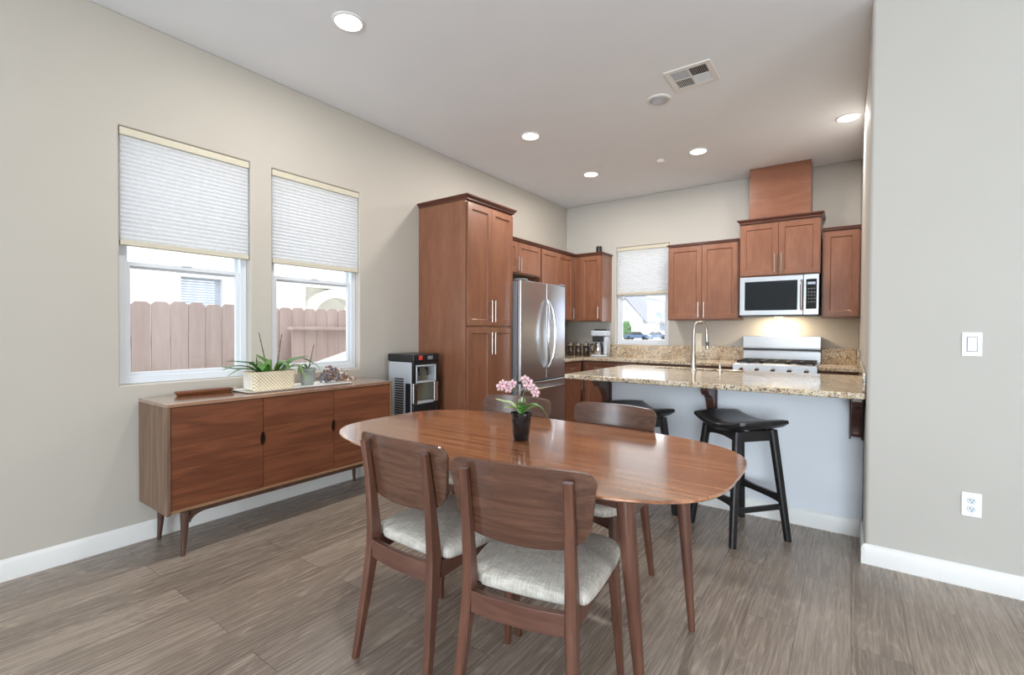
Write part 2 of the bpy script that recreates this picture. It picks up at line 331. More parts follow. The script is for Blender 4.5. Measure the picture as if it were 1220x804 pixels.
def tube(bm, pts, r, seg=8, smooth=0):
    if smooth: pts = catmull([tuple(p) for p in pts], smooth)
    pts = [Vector(p) for p in pts]; n = len(pts)
    rr = r if isinstance(r, (list, tuple)) else [r]*n
    if len(rr) != n: rr = [rr[0]+(rr[-1]-rr[0])*i/(n-1) for i in range(n)]
    t = (pts[1]-pts[0]).normalized(); ref = Vector((0,0,1)) if abs(t.z) < .9 else Vector((1,0,0))
    u = t.cross(ref).normalized(); out = []
    for i in range(n):
        t = (pts[min(i+1,n-1)]-pts[max(i-1,0)]).normalized()
        u = (u - t*u.dot(t)).normalized(); w = t.cross(u)
        out.append([pts[i]+rr[i]*(u*math.cos(2*PI*k/seg)+w*math.sin(2*PI*k/seg)) for k in range(seg)])
    rings(bm, out)
def lathe(bm, prof, c=(0,0,0), seg=24, cap=True):
    rings(bm, [[Vector((c[0]+r*math.cos(2*PI*i/seg), c[1]+r*math.sin(2*PI*i/seg), c[2]+z)) for i in range(seg)] for r, z in prof], cap)
def ball(bm, c, r, sx=1, sy=1, sz=1, sub=2):
    m = Matrix.Translation(c) @ Matrix.Diagonal((sx, sy, sz, 1)); bmesh.ops.create_icosphere(bm, subdivisions=sub, radius=r, matrix=m)
def prism(bm, poly, f0, f1):
    a = [bm.verts.new(f0(*p)) for p in poly]; b = [bm.verts.new(f1(*p)) for p in poly]; n = len(poly)
    bm.faces.new(a[::-1]); bm.faces.new(b)
    for i in range(n): bm.faces.new([a[i], a[(i+1)%n], b[(i+1)%n], b[i]])
def slab(bm, us, vs, hole, f):
    """grid slab over breakpoints us x vs leaving out cells where hole(u,v); f(u,v,k) -> point on side k=0/1"""
    nu, nv = len(us)-1, len(vs)-1
    on = [[not hole((us[i]+us[i+1])/2, (vs[j]+vs[j+1])/2) for j in range(nv)] for i in range(nu)]
    cache = {}
    def V(i, j, k):
        if (i,j,k) not in cache: cache[(i,j,k)] = bm.verts.new(f(us[i], vs[j], k))
        return cache[(i,j,k)]
    for i in range(nu):
        for j in range(nv):
            if not on[i][j]: continue
            bm.faces.new([V(i,j,0), V(i+1,j,0), V(i+1,j+1,0), V(i,j+1,0)]); bm.faces.new([V(i,j+1,1), V(i+1,j+1,1), V(i+1,j,1), V(i,j,1)])
            for di, dj, e in ((-1,0,((i,j),(i,j+1))),(1,0,((i+1,j),(i+1,j+1))),(0,-1,((i,j),(i+1,j))),(0,1,((i,j+1),(i+1,j+1)))):
                a, b_ = i+di, j+dj
                if 0 <= a < nu and 0 <= b_ < nv and on[a][b_]: continue
                (p, q), (r, s) = e
                bm.faces.new([V(p,q,0), V(r,s,0), V(r,s,1), V(p,q,1)])
def ringframe(bm, x0, x1, z0, z1, w, y0, y1):
    slab(bm, [x0, x0+w, x1-w, x1], [z0, z0+w, z1-w, z1], lambda u, v: x0+w < u < x1-w and z0+w < v < z1-w, lambda u, v, k: (u, y0 if k == 0 else y1, v))
def leaf(bm, pts, wmax, droop=.25, th=.0016, smooth=5):
    """strap leaf along pts with a shallow fold"""
    P = [Vector(p) for p in catmull(pts, smooth)]; n = len(P); top = []; bot = []
    for i, p in enumerate(P):
        t = i/(n-1); w = wmax*max(.06, math.sin(PI*min(1, .12+t*.88))**.6)*(1 if t < .97 else .4)
        d = (P[min(i+1,n-1)]-P[max(i-1,0)]).normalized(); s = d.cross(Vector((0,0,1)))
        s = s.normalized() if s.length > 1e-4 else Vector((1,0,0)); nn = s.cross(d).normalized()
        row = [p - s*w + nn*w*droop, p, p + s*w + nn*w*droop]
        top.append(row); bot.append([q - nn*th for q in row])
    for a, b, c, d in zip(top, bot, top[1:], bot[1:]): pass
    rings(bm, [[*t, *b[::-1]] for t, b in zip(top, bot)])

def obj(name, bm, mat, parent=None, bevel=0, ang=35, segs=2, world=False, flat=False, mods=()):
    if world and parent is not None:
        bmesh.ops.translate(bm, verts=bm.verts, vec=-Vector(parent['_loc']))
    bmesh.ops.remove_doubles(bm, verts=bm.verts, dist=1e-6)
    bmesh.ops.recalc_face_normals(bm, faces=bm.faces)
    me = bpy.data.meshes.new(name); bm.to_mesh(me); bm.free()
    mats = mat if isinstance(mat, (list, tuple)) else [mat]
    for m in mats: me.materials.append(m)
    if not flat:
        me.polygons.foreach_set('use_smooth', [True]*len(me.polygons)); me.set_sharp_from_angle(angle=math.radians(ang))
    o = bpy.data.objects.new(name, me); C.objects.link(o)
    if parent is not None: o.parent = parent
    if bevel:
        b = o.modifiers.new('bevel', 'BEVEL'); b.width = bevel; b.segments = segs; b.limit_method = 'ANGLE'; b.angle_limit = math.radians(40); b.harden_normals = True
    return o
def tag(o, label, cat, group=None):
    o['label'] = label; o['category'] = cat
    if group: o['group'] = group
    return o
def thing(name, label, cat, loc=(0,0,0), rotz=0, group=None):
    o = bpy.data.objects.new(name, None); C.objects.link(o); o.location = loc; o.rotation_euler = (0,0,rotz); o.empty_display_size = .05
    o['_loc'] = list(loc)
    return tag(o, label, cat, group)
def struct(name, bm, mat, **k):
    o = obj(name, bm, mat, **k); o['kind'] = 'structure'; return o
def structroot(name, loc, rotz=0):
    o = bpy.data.objects.new(name, None); C.objects.link(o); o.location = loc; o.rotation_euler = (0,0,rotz); o['kind'] = 'structure'; o['_loc'] = list(loc); return o
def B(): return bmesh.new()
def bxs(*bs):
    bm = B()
    for b in bs: box(bm, *b)
    return bm
def dup(root, loc, rotz, label, group=None):
    r = root.copy(); C.objects.link(r); r.location = loc; r.rotation_euler = (0,0,rotz); r['label'] = label
    if group: r['group'] = group
    for ch in list(root.children):
        c = ch.copy(); C.objects.link(c); c.parent = r
        for g in list(ch.children):
            d = g.copy(); C.objects.link(d); d.parent = c
    return r

# ------------------------------------------------------------------ the room
D, XR, YP, YW, H = 6.093, 3.477, 3.588, 3.201, 3.05
XE, YR = 7.2, -7.0
WIN1 = (.890, 1.615, .928, 2.418); WIN2 = (1.768, 2.512, .928, 2.418); WIN3 = (.785, 1.500, 1.075, 2.39)
struct('floor', bxs((-.15, XE+.15, YR-.15, D+.15, -.08, 0)), m_floor)
struct('ceiling', bxs((-.15, XE+.15, YR-.15, D+.15, H, H+.1)), m_ceil)
def inside(u, v, hs): return any(a < u < b and c < v < d for a, b, c, d in hs)
LD = (-3.7, -1.7, .02, 2.2); bm = B(); hs = [WIN1, WIN2, LD]
slab(bm, [YR-.15, LD[0], LD[1], WIN1[0], WIN1[1], WIN2[0], WIN2[1], D+.15], [0, LD[2], WIN1[2], LD[3], WIN1[3], H], lambda u, v: inside(u, v, hs), lambda u, v, k: (0 if k == 0 else -.16, u, v))
struct('wall_left', bm, m_wall, bevel=.012, segs=3)
bm = B(); hs3 = [WIN3]
slab(bm, [0, WIN3[0], WIN3[1], XR+.001], [0, WIN3[2], WIN3[3], H], lambda u, v: inside(u, v, hs3), lambda u, v, k: (u, D if k == 0 else D+.16, v))
struct('wall_back', bm, m_wallw, bevel=.012, segs=3)
struct('wall_right', bxs((XR, XE+.15, YW, D+.15, 0, H)), m_wallw, bevel=.02, segs=4)
bm = B(); DOOR = (3.65, 7.05, .02, 2.42)
slab(bm, [-.15, DOOR[0], DOOR[1], XE+.15], [0, DOOR[2], DOOR[3], H], lambda u, v: inside(u, v, [DOOR]), lambda u, v, k: (u, YR if k == 0 else YR-.15, v))
struct('wall_rear', bm, m_wallw)
bm = B(); EW = (-1.1, 1.5, .7, 2.3)
slab(bm, [YR, EW[0], EW[1], YW], [0, EW[2], EW[3], H], lambda u, v: inside(u, v, [EW]), lambda u, v, k: (XE if k == 0 else XE+.15, u, v))
struct('wall_east', bm, m_wallw)
def baseboard(name, a, b, n):
    """a->b along the wall foot, n = into the room"""
    a, b, n = Vector(a), Vector(b), Vector(n); bm = B()
    prof = [(0,0),(.014,0),(.014,.085),(.010,.098),(.004,.108),(0,.108)]
    rings(bm, [[p + n*x + Vector((0,0,z)) for x, z in prof] for p in (a, b)])
    return struct(name, bm, m_trim)
baseboard('baseboard_left', (0, LD[1]+.05, 0), (0, 3.165, 0), (1,0,0))
baseboard('baseboard_peninsula', (1.79, YP, 0), (XR-.016, YP, 0), (0,-1,0))
baseboard('baseboard_right', (XR-.0, YW, 0), (XE, YW, 0), (0,-1,0))
baseboard('baseboard_return', (XR, YW-.014, 0), (XR, YP, 0), (-1,0,0))
# half wall under the bar counter
struct('wall_peninsula', bxs((1.785, XR-.001, YP, YP+.12, 0, .879)), plain('half_wall_daylight_tint', (220, 226, 234), .65, bump=.1, bscale=160, spec=.3), bevel=.006)  # white half wall, with the cool daylight on it tinted into the base colour

# windows: local x along the wall, -y into the room
def window(name, loc, rotz, w, h, meet):
    r = structroot(name, loc, rotz)
    bm = B(); ringframe(bm, 0, w, 0, h, .042, 0, .075); obj('window_frame', bm, m_vinyl, r, bevel=.003)
    bm = B(); ringframe(bm, .040, w-.040, .040, meet+.02, .026, .012, .040); obj('lower_sash', bm, m_vinyl, r, bevel=.003)
    bm = B(); ringframe(bm, .042, w-.042, meet-.015, h-.042, .020, .044, .070); obj('upper_sash', bm, m_vinyl, r, bevel=.003)
    obj('window_glass', bxs((.060, w-.060, .022, .026, .060, meet)), m_glass, r)
    obj('window_glass', bxs((.056, w-.056, .055, .059, meet, h-.056)), m_glass, r)
    bm = B(); box(bm, w/2-.03, w/2+.03, .004, .036, meet+.02, meet+.028); tube(bm, [(w/2-.02,.02,meet+.03),(w/2+.0,.015,meet+.036),(w/2+.028,.008,meet+.034)], .005)
    obj('window_latch', bm, m_white, r)
    return r
window('window_1', (-.055, WIN1[0]+.001, WIN1[2]+.001), PI/2, WIN1[1]-WIN1[0]-.002, WIN1[3]-WIN1[2]-.002, .705)
window('window_2', (-.055, WIN2[0]+.001, WIN2[2]+.001), PI/2, WIN2[1]-WIN2[0]-.002, WIN2[3]-WIN2[2]-.002, .705)
window('window_3', (WIN3[0]+.001, D+.055, WIN3[2]+.001), 0, WIN3[1]-WIN3[0]-.002, WIN3[3]-WIN3[2]-.002, .665)
# unseen glass door and window behind the camera
r = structroot('door_1', (DOOR[1], YR-.06, .021), PI)
bm = B(); ringframe(bm, 0, 3.4, 0, 2.398, .05, 0, .06); box(bm, 1.66, 1.74, 0, .06, .05, 2.348); obj('door_frame', bm, m_vinyl, r)
obj('door_glass', bxs((.05, 1.66, .028, .032, .05, 2.348)), m_glass, r); obj('door_glass', bxs((1.74, 3.35, .028, .032, .05, 2.348)), m_glass, r)
r = structroot('window_4', (XE+.06, EW[1], EW[2]), -PI/2)
bm = B(); ringframe(bm, .001, 2.599, .001, 1.599, .05, 0, .06); obj('window_frame', bm, m_vinyl, r); obj('window_glass', bxs((.05, 2.55, .028, .032, .05, 1.55)), m_glass, r)

r = structroot('door_2', (-.06, LD[0], LD[2]+.001), PI/2)
bm = B(); ringframe(bm, .001, 1.999, 0, 2.178, .06, 0, .06); box(bm, .96, 1.04, 0, .06, .06, 2.118); obj('door_frame', bm, m_vinyl, r)
obj('door_glass', bxs((.06, .96, .028, .032, .06, 2.118)), m_glass, r); obj('door_glass', bxs((1.04, 1.94, .028, .032, .06, 2.118)), m_glass, r)

# cellular shades
def shade(label, loc, rotz, w, top, drop):
    r = thing('window_shade', label, 'window shade', loc, rotz, 'pleated cellular shades half drawn over the windows')
    obj('headrail', bxs((0, w, -.052, -.004, top-.045, top)), m_rail, r, bevel=.005)
    n = int((drop-.075)/.0125); z0 = top-.045; bm = B(); prof = []
    for i in range(n+1):
        z = z0 - i*(drop-.075)/n; prof.append((-.043 if i % 2 else -.038, z))
    back = [(-.017 if i % 2 else -.022, z) for i, (_, z) in enumerate(prof)]
    for side in (prof, back):
        vs = [[bm.verts.new((x, y, z)) for y, z in side] for x in (.004, w-.004)]
        for i in range(n): bm.faces.new([vs[0][i], vs[1][i], vs[1][i+1], vs[0][i+1]])
    obj('pleated_fabric', bm, m_shade, r, flat=True)
    obj('bottom_rail', bxs((.002, w-.002, -.048, -.010, top-drop, top-drop+.030)), m_rail, r, bevel=.004)
    return r
shade('white pleated shade over the left window beside the sideboard, nearest the camera', (-.055, WIN1[0]+.004, 0), PI/2, WIN1[1]-WIN1[0]-.008, WIN1[3]-.003, .675)
shade('white pleated shade over the middle window, just left of the tall pantry cabinet', (-.055, WIN2[0]+.004, 0), PI/2, WIN2[1]-WIN2[0]-.008, WIN2[3]-.003, .675)
shade('small white pleated shade over the kitchen window by the coffee maker', (WIN3[0]+.004, D+.055, 0), 0, WIN3[1]-WIN3[0]-.008, WIN3[3]-.003, .64)

# ------------------------------------------------------------------ cabinets (local: x along the front, front at y=0 facing -y, back at +y)
def shaker(bm, x0, x1, z0, z1, rail=.055, t=.020, y=0):
    slab(bm, [x0, x0+rail, x1-rail, x1], [z0, z0+rail, z1-rail, z1], lambda u, v: x0+rail < u < x1-rail and z0+rail < v < z1-rail, lambda u, v, k: (u, y if k == 0 else y+t, v))
    a = [(x0+rail, z0+rail), (x1-rail, z0+rail), (x1-rail, z1-rail), (x0+rail, z1-rail)]; c = .007
    inn = [(x0+rail+c, z0+rail+c), (x1-rail-c, z0+rail+c), (x1-rail-c, z1-rail-c), (x0+rail+c, z1-rail-c)]
    va = [bm.verts.new((p, y+.003, q)) for p, q in a]; vb = [bm.verts.new((p, y+.010, q)) for p, q in inn]
    for i in range(4): bm.faces.new([va[i], va[(i+1)%4], vb[(i+1)%4], vb[i]])
    bm.faces.new(vb)
def pull_v(bm, x, z0, z1, y=0):
    tube(bm, [(x, y-.030, z0), (x, y-.030, z1)], .006, 10)
    for z in (z0+.025, z1-.025): tube(bm, [(x, y+.001, z), (x, y-.030, z)], .0045, 8)
def pull_h(bm, x0, x1, z, y=0):
    tube(bm, [(x0, y-.030, z), (x1, y-.030, z)], .006, 10)
    for x in (x0+.02, x1-.02): tube(bm, [(x, y+.001, z), (x, y-.030, z)], .0045, 8)
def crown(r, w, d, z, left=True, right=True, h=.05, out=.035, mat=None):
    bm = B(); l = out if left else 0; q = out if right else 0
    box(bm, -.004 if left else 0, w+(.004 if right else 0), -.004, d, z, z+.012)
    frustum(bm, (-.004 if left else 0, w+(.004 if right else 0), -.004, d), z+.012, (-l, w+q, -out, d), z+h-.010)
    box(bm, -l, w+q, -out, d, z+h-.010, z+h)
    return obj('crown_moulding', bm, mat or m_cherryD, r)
def cabinet(name, label, loc, rotz, w, d, z0, z1, doors, cat='cabinet', group=None, crown_args=None, drawers=(), body_mat=None, toe=0):
    """doors: (x0,x1,z0,z1,handle) handle None or ('v',x,za,zb); drawers: (x0,x1,z0,z1)"""
    r = thing(name, label, cat, loc, rotz, group)
    bm = B()
    if toe:
        box(bm, 0, w, .021, d, z0+toe, z1); box(bm, 0, w, .09, d, z0, z0+toe)
    else: box(bm, 0, w, .021, d, z0, z1)
    obj('body', bm, body_mat or m_cherryV, r, bevel=.002)
    for x0, x1, a, b_, h in doors:
        bm = B(); shaker(bm, x0, x1, a, b_); dr = obj('door', bm, m_cherryV, r, bevel=.0015)
        if h:
            bm = B(); pull_v(bm, h[1], h[2], h[3]); obj('handle', bm, m_nickel, dr)
    for x0, x1, a, b_ in drawers:
        bm = B(); shaker(bm, x0, x1, a, b_, rail=.035); dr = obj('drawer', bm, m_cherryH, r, bevel=.0015)
        bm = B(); c = (x0+x1)/2; L = min(.13, (x1-x0)*.6); pull_h(bm, c-L/2, c+L/2, (a+b_)/2); obj('handle', bm, m_nickel, dr)
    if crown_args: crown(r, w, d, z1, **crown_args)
    return r
# tall pantry on the left wall
cabinet('pantry_cabinet', 'tall brown wooden pantry cabinet with four panelled doors beside the refrigerator', (.62, 3.19, 0), PI/2, .708, .618, 0, 2.425,
        [(.012, .353, 1.30, 2.405, ('v', .330, 1.335, 1.54)), (.357, .697, 1.30, 2.405, ('v', .380, 1.335, 1.54)),
         (.012, .353, .115, 1.285, ('v', .330, 1.03, 1.24)), (.357, .697, .115, 1.285, ('v', .380, 1.03, 1.24))], crown_args=dict(h=.045, out=.025), toe=.09)
cabinet('wall_cabinet', 'short two-door brown wall cabinet mounted over the refrigerator', (.33, 3.905, 0), PI/2, .982, .328, 1.90, 2.272,
        [(.015, .49, 1.915, 2.255, ('v', .465, 1.93, 2.09)), (.494, .967, 1.915, 2.255, ('v', .520, 1.93, 2.09))], 'cabinet', 'kitchen wall cabinets', dict(h=.03, out=.014, left=False, right=False))
cabinet('wall_cabinet', 'tall two-door brown wall cabinet between the refrigerator and the corner', (.33, 4.889, 0), PI/2, .894, .328, 1.39, 2.272,
        [(.015, .415, 1.405, 2.255, None), (.419, .810, 1.405, 2.255, ('v', .785, 1.42, 1.56))], 'cabinet', 'kitchen wall cabinets', dict(h=.03, out=.014, left=False, right=False))
cabinet('wall_cabinet', 'single-door brown corner wall cabinet above the coffee maker, left of the kitchen window', (.3105, D-.33, 0), 0, .4095, .328, 1.385, 2.272,
        [(.0965, .3975, 1.40, 2.255, ('v', .3715, 1.42, 1.58))], 'cabinet', 'kitchen wall cabinets', dict(h=.03, out=.014, left=False, right=True))
cabinet('wall_cabinet', 'two-door brown wall cabinet right of the kitchen window, behind the faucet', (1.590, D-.33, 0), 0, .787, .328, 1.39, 2.272,
        [(.012, .391, 1.403, 2.258, ('v', .362, 1.42, 1.60)), (.396, .775, 1.403, 2.258, ('v', .425, 1.42, 1.60))], 'cabinet', 'kitchen wall cabinets', dict(h=.025, out=.012, left=True, right=False))
cabinet('wall_cabinet', 'deep raised two-door brown wall cabinet above the microwave', (2.392, D-.37, 0), 0, .752, .368, 1.852, 2.435,
        [(.010, .374, 1.865, 2.418, ('v', .345, 1.89, 2.09)), (.378, .742, 1.865, 2.418, ('v', .407, 1.89, 2.09))], 'cabinet', 'kitchen wall cabinets', dict(h=.045, out=.028))
cabinet('wall_cabinet', 'single-door brown wall cabinet at the right end of the back wall, right of the microwave', (3.158, D-.33, 0), 0, .316, .328, 1.402, 2.285,
        [(.012, .304, 1.415, 2.270, None)], 'cabinet', 'kitchen wall cabinets', dict(h=.028, out=.012, left=False, right=False))
t = thing('duct_cover', 'brown wooden box cover running from the top of the microwave cabinet to the ceiling', 'duct cover', (2.475, D-.30, 2.482))
obj('front_panel', bxs((0, .575, 0, .018, 0, .566)), m_cherryH, t, bevel=.002)
obj('side_panel', bxs((0, .018, .018, .298, 0, .566)), m_cherryV, t); obj('side_panel', bxs((.557, .575, .018, .298, 0, .566)), m_cherryV, t)
# base cabinets
def base(label, loc, rotz, w, d, split, blank=0):
    doors = []; drawers = []
    x = blank + .008
    for s in split:
        drawers.append((x, x+s-.006, .715, .862)); doors.append((x, x+s-.006, .115, .705, ('v', x+s-.04, .50, .66))); x += s
    return cabinet('base_cabinet', label, loc, rotz, w, d, 0, .877, doors, 'cabinet', 'kitchen base cabinets', None, drawers, toe=.10)
base('brown base cabinet with a drawer over a door right beside the refrigerator', (.60, 4.835, 0), PI/2, .649, .598, [.60])
base('brown base cabinet along the back wall under the coffee maker and window', (.582, D-.608, 0), 0, .92, .606, [.42, .44], .04)
base('brown base cabinet along the back wall just left of the steel range', (1.504, D-.608, 0), 0, .876, .606, [.43, .43])
base('narrow brown base cabinet in the back right corner beside the range', (3.152, D-.608, 0), 0, .323, .606, [.31])
# peninsula cabinet: front toward the kitchen (+y)
sb_ = base('brown sink base cabinet on the kitchen side of the peninsula', (XR-.004, 4.58, 0), PI, 1.67, .866, [.41, .41, .41, .41])
for ch in list(sb_.children):
    if ch.name.startswith('body'):
        bm = B(); box(bm, 0, 1.67, .021, .866, .10, .12); box(bm, 0, 1.67, .021, .035, .12, .877); box(bm, 0, 1.67, .852, .866, .12, .877); box(bm, 0, .018, .035, .852, .12, .877); box(bm, 1.652, 1.67, .035, .852, .12, .877); box(bm, 0, 1.67, .09, .866, 0, .10)
        bmesh.ops.recalc_face_normals(bm, faces=bm.faces); ch.data.clear_geometry(); bm.to_mesh(ch.data); bm.free()

# worktops
CT, CB = .916, .879
def top_slab(bm, us, vs, hole=lambda u, v: False, z0=CB, z1=CT):
    slab(bm, us, vs, hole, lambda u, v, k: (u, v, z1 if k == 0 else z0))
bm = B(); top_slab(bm, [.002, .635, 2.386], [4.83, D-.64, D-.002], lambda u, v: u > .635 and v < D-.64)
tag(obj('countertop', bm, m_granite, bevel=.006, segs=3), 'L-shaped speckled granite countertop from the refrigerator round to the range', 'countertop', 'granite countertops')
bm = B(); top_slab(bm, [3.148, XR-.002], [D-.64, D-.002])
tag(obj('countertop', bm, m_granite, bevel=.006, segs=3), 'short speckled granite countertop right of the range, in the back right corner', 'countertop', 'granite countertops')
PY0, PY1 = 3.262, 4.60
SK = (1.93, 2.62, 3.99, 4.42)
SK = (1.92, 2.66, 4.30, 4.54)
bm = B(); top_slab(bm, [1.57, SK[0], SK[1], XR-.002], [PY0, SK[2], SK[3], PY1], lambda u, v: SK[0] < u < SK[1] and SK[2] < v < SK[3])
tag(obj('countertop', bm, m_granite, bevel=.010, segs=3), 'long speckled granite bar countertop on the white peninsula above the stools', 'countertop', 'granite countertops')
bm = B(); box(bm, .024, .783, D-.022, D-.002, CT+.001, 1.074); box(bm, .783, 1.502, D-.022, D-.002, CT+.001, 1.072); box(bm, 1.502, 2.386, D-.022, D-.002, CT+.001, 1.083); box(bm, .002, .022, 4.83, D-.002, CT+.001, 1.083)
tag(obj('backsplash', bm, m_granite, bevel=.002), 'speckled granite backsplash strip running under the kitchen window', 'backsplash', 'granite backsplashes')
bm = B(); box(bm, 3.148, XR-.023, D-.022, D-.002, CT+.001, 1.083); box(bm, XR-.022, XR-.002, D-.64, D-.002, CT+.001, 1.083)
tag(obj('backsplash', bm, m_granite, bevel=.002), 'short granite backsplash strip in the corner right of the range', 'backsplash', 'granite backsplashes')
tag(obj('backsplash', bxs((XR-.018, XR-.002, 3.30, PY1, CT+.001, 1.03)), m_granite, bevel=.003), 'granite splash strip on the right wall at the end of the bar counter', 'backsplash', 'granite backsplashes')
# corbels
def corbel(x, label):
    r = thing('corbel', label, 'corbel', (x, YP-.001, 0), 0, 'dark wooden corbels under the bar counter')
    bm = B(); poly = []
    # profile in (y,z): y<0 toward the dining side
    poly += [(0, .62), (0, .878), (-.245, .878), (-.245, .855)]
    for i in range(11):
        a = i/10; poly.append((-.215+.16*math.sin(a*PI/2)*1.0, .855-.03-.19*(1-math.cos(a*PI/2))))
    poly += [(-.050, .62)]
    prism(bm, poly, lambda y, z: (-.026, y, z), lambda y, z: (.026, y, z)); obj('bracket', bm, m_corbel, r, bevel=.003)
    obj('back_plate', bxs((-.034, -.0265, -.03, 0, .60, .878), (.0265, .034, -.03, 0, .60, .878)), m_corbel, r, bevel=.002)
    obj('front_panel', bxs((-.014, .014, -.0560, -.0505, .64, .70)), m_cherryD, r)
corbel(1.80, 'dark wooden corbel at the left end of the bar counter')
corbel(2.605, 'dark wooden corbel under the middle of the bar counter, behind the right bar stool')
corbel(3.437, 'dark wooden corbel at the right end of the bar counter, against the wall')
# sink, faucet, soap dispenser
bm = B(); slab(bm, [SK[0]-.02, SK[0]+.006, SK[1]-.006, SK[1]+.02], [SK[2]-.02, SK[2]+.006, SK[3]-.006, SK[3]+.02], lambda u, v: SK[0]+.006 < u < SK[1]-.006 and SK[2]+.006 < v < SK[3]-.006, lambda u, v, k: (u, v, CB-.001 if k == 0 else CB-.004))
x0, x1, y0, y1 = SK[0]+.006, SK[1]-.006, SK[2]+.006, SK[3]-.006
rings(bm, [[Vector((a, b_, z)) for a, b_ in ((x0+i,y0+i),(x1-i,y0+i),(x1-i,y1-i),(x0+i,y1-i))] for i, z in ((0, CB-.002), (.012, CB-.16), (.03, CB-.185))], cap=False)
vs = [bm.verts.new((a, b_, CB-.185)) for a, b_ in ((x0+.03,y0+.03),(x1-.03,y0+.03),(x1-.03,y1-.03),(x0+.03,y1-.03))]; bm.faces.new(vs)
tag(obj('kitchen_sink', bm, m_steelX), 'stainless undermount sink set into the bar countertop behind the faucet', 'sink')
t = thing('kitchen_faucet', 'tall brushed nickel gooseneck faucet on the bar countertop', 'faucet', (2.300, 4.235, CT), math.radians(20))
bm = B(); lathe(bm, [(.030,0),(.030,.008),(.025,.014),(.022,.06),(.019,.11),(.0175,.16)]); obj('base', bm, m_nickel, t)
bm = B(); pts = [(0,0,.15),(0,0,.25),(0,0,.32)]+[(.055-.055*math.cos(a), .03*(1-math.cos(a)), .335+.085*math.sin(a)) for a in [PI*i/8 for i in range(1, 9)]]+[(.112,.062,.30)]
tube(bm, pts, .0135, 12, 3); obj('gooseneck', bm, m_nickel, t)
bm = B(); tube(bm, [(.112,.062,.305),(.115,.064,.25),(.119,.066,.19)], [.0155,.0195], 12); obj('spray_head', bm, m_nickel, t)
obj('spray_button', bxs((.105,.130,.040,.048,.215,.250)), m_dark, t)
bm = B(); tube(bm, [(-.015,0,.075),(-.055,-.01,.085)], .012, 10); tube(bm, [(-.05,-.01,.083),(-.060,-.01,.15)], .006, 8); obj('lever', bm, m_nickel, t)
t = thing('soap_dispenser', 'small nickel soap pump beside the faucet on the bar countertop', 'soap dispenser', (2.512, 4.245, CT))
bm = B(); lathe(bm, [(.020,0),(.020,.012),(.012,.02),(.012,.05)]); obj('body', bm, m_nickel, t)
bm = B(); tube(bm, [(0,0,.048),(0,0,.062)], .016, 12); tube(bm, [(0,0,.058),(-.05,.03,.054)], .006, 8); obj('spout', bm, m_nickel, t)

# ------------------------------------------------------------------ appliances
# refrigerator: local x along the front, front at y=0 facing -y
FW, FD = .915, .70
t = thing('refrigerator', 'stainless french door refrigerator with bottom freezer beside the pantry', 'refrigerator', (.735, 3.905, 0), PI/2)
obj('body', bxs((.003, FW-.003, .075, FD, .03, 1.755)), m_grey, t, bevel=.004)
def fdoor(x0, x1, z0, z1, bow=.024):
    bm = B(); n = 24; rs = []
    for i in range(n+1):
        u = i/n; x = x0+(x1-x0)*u; y = .030*((x-FW/2)/(FW/2))**2
        rs.append([Vector((x, y, z0)), Vector((x, .068, z0)), Vector((x, .068, z1)), Vector((x, y, z1))])
    rings(bm, rs); return bm
for x0, x1, hx in ((.002, FW/2-.002, FW/2-.045), (FW/2+.002, FW-.002, FW/2+.045)):
    d = obj('door', fdoor(x0, x1, .735, 1.765), m_steelX, t, bevel=.008)
    s = 1 if hx > FW/2 else -1
    bm = B(); pts = [(FW/2+s*(.022+.046*math.sin(PI*i/12)), -.012-.055*math.sin(PI*i/12)**.5, .86+.72*i/12) for i in range(13)]
    tube(bm, pts, .0125, 10); obj('handle', bm, m_chrome, d)
d = obj('freezer_drawer', fdoor(.002, FW-.002, .06, .722), m_steelX, t, bevel=.008)
bm = B(); tube(bm, [(.05+.815*i/12, -.010-.05*math.sin(PI*i/12)**.5, .655) for i in range(13)], .0125, 10); obj('handle', bm, m_chrome, d)
obj('grille', bxs((.02, FW-.02, .03, .075, .0, .055)), m_dark, t)
obj('hinge_cover', bxs((.02, .12, .02, .12, 1.7655, 1.785), (FW-.12, FW-.02, .02, .12, 1.7655, 1.785)), m_grey, t, bevel=.004)

# microwave
MX0, MW = 2.400, .738
t = thing('microwave', 'stainless over-the-range microwave with dark window under the raised cabinet', 'microwave', (MX0, D-.405, 1.418))
obj('body', bxs((0, MW, .03, .40, .012, .428)), m_dark, t, bevel=.003)
bm = B(); ringframe(bm, .003, .600, .016, .428, .052, 0, .029); d = obj('door', bm, m_steelX, t, bevel=.004)
obj('door_window', bxs((.045, .560, .004, .028, .062, .380)), m_mwglass, d)
bm = B(); tube(bm, [(.588, .0, .075), (.588, -.038, .085), (.588, -.040, .22), (.588, -.038, .352), (.588, .0, .362)], .013, 10, 3); obj('handle', bm, m_chrome, d)
bm = B(); slab(bm, [.603, .627, .716, MW-.002], [.016, .075, .378, .428], lambda u, v: .627 < u < .716 and .075 < v < .378, lambda u, v, k: (u, 0 if k == 0 else .029, v)); p = obj('control_panel', bm, m_steelX, t, bevel=.003)
obj('touch_panel', bxs((.626, .717, .003, .028, .074, .379)), m_darkglass, p)
obj('display', bxs((.638, .706, .0015, .004, .325, .350)), m_display, p)
for i in range(3):
    for j in range(5): obj('button', bxs((.642+.025*i, .655+.025*i, .0018, .004, .14+.034*j, .150+.034*j)), m_grey, p)
obj('vent_grille', bxs((.02, MW-.02, .032, .38, .0, .0115)), m_grey, t)
obj('hood_light', bxs((.33, .41, .09, .13, -.002, -.0005)), m_ovenlit, t)
area('hood_lamp_light', (MX0+.37, D-.22, 1.408), (math.radians(12), 0, 0), .22, .08, 7.0, (1.0, .78, .52))

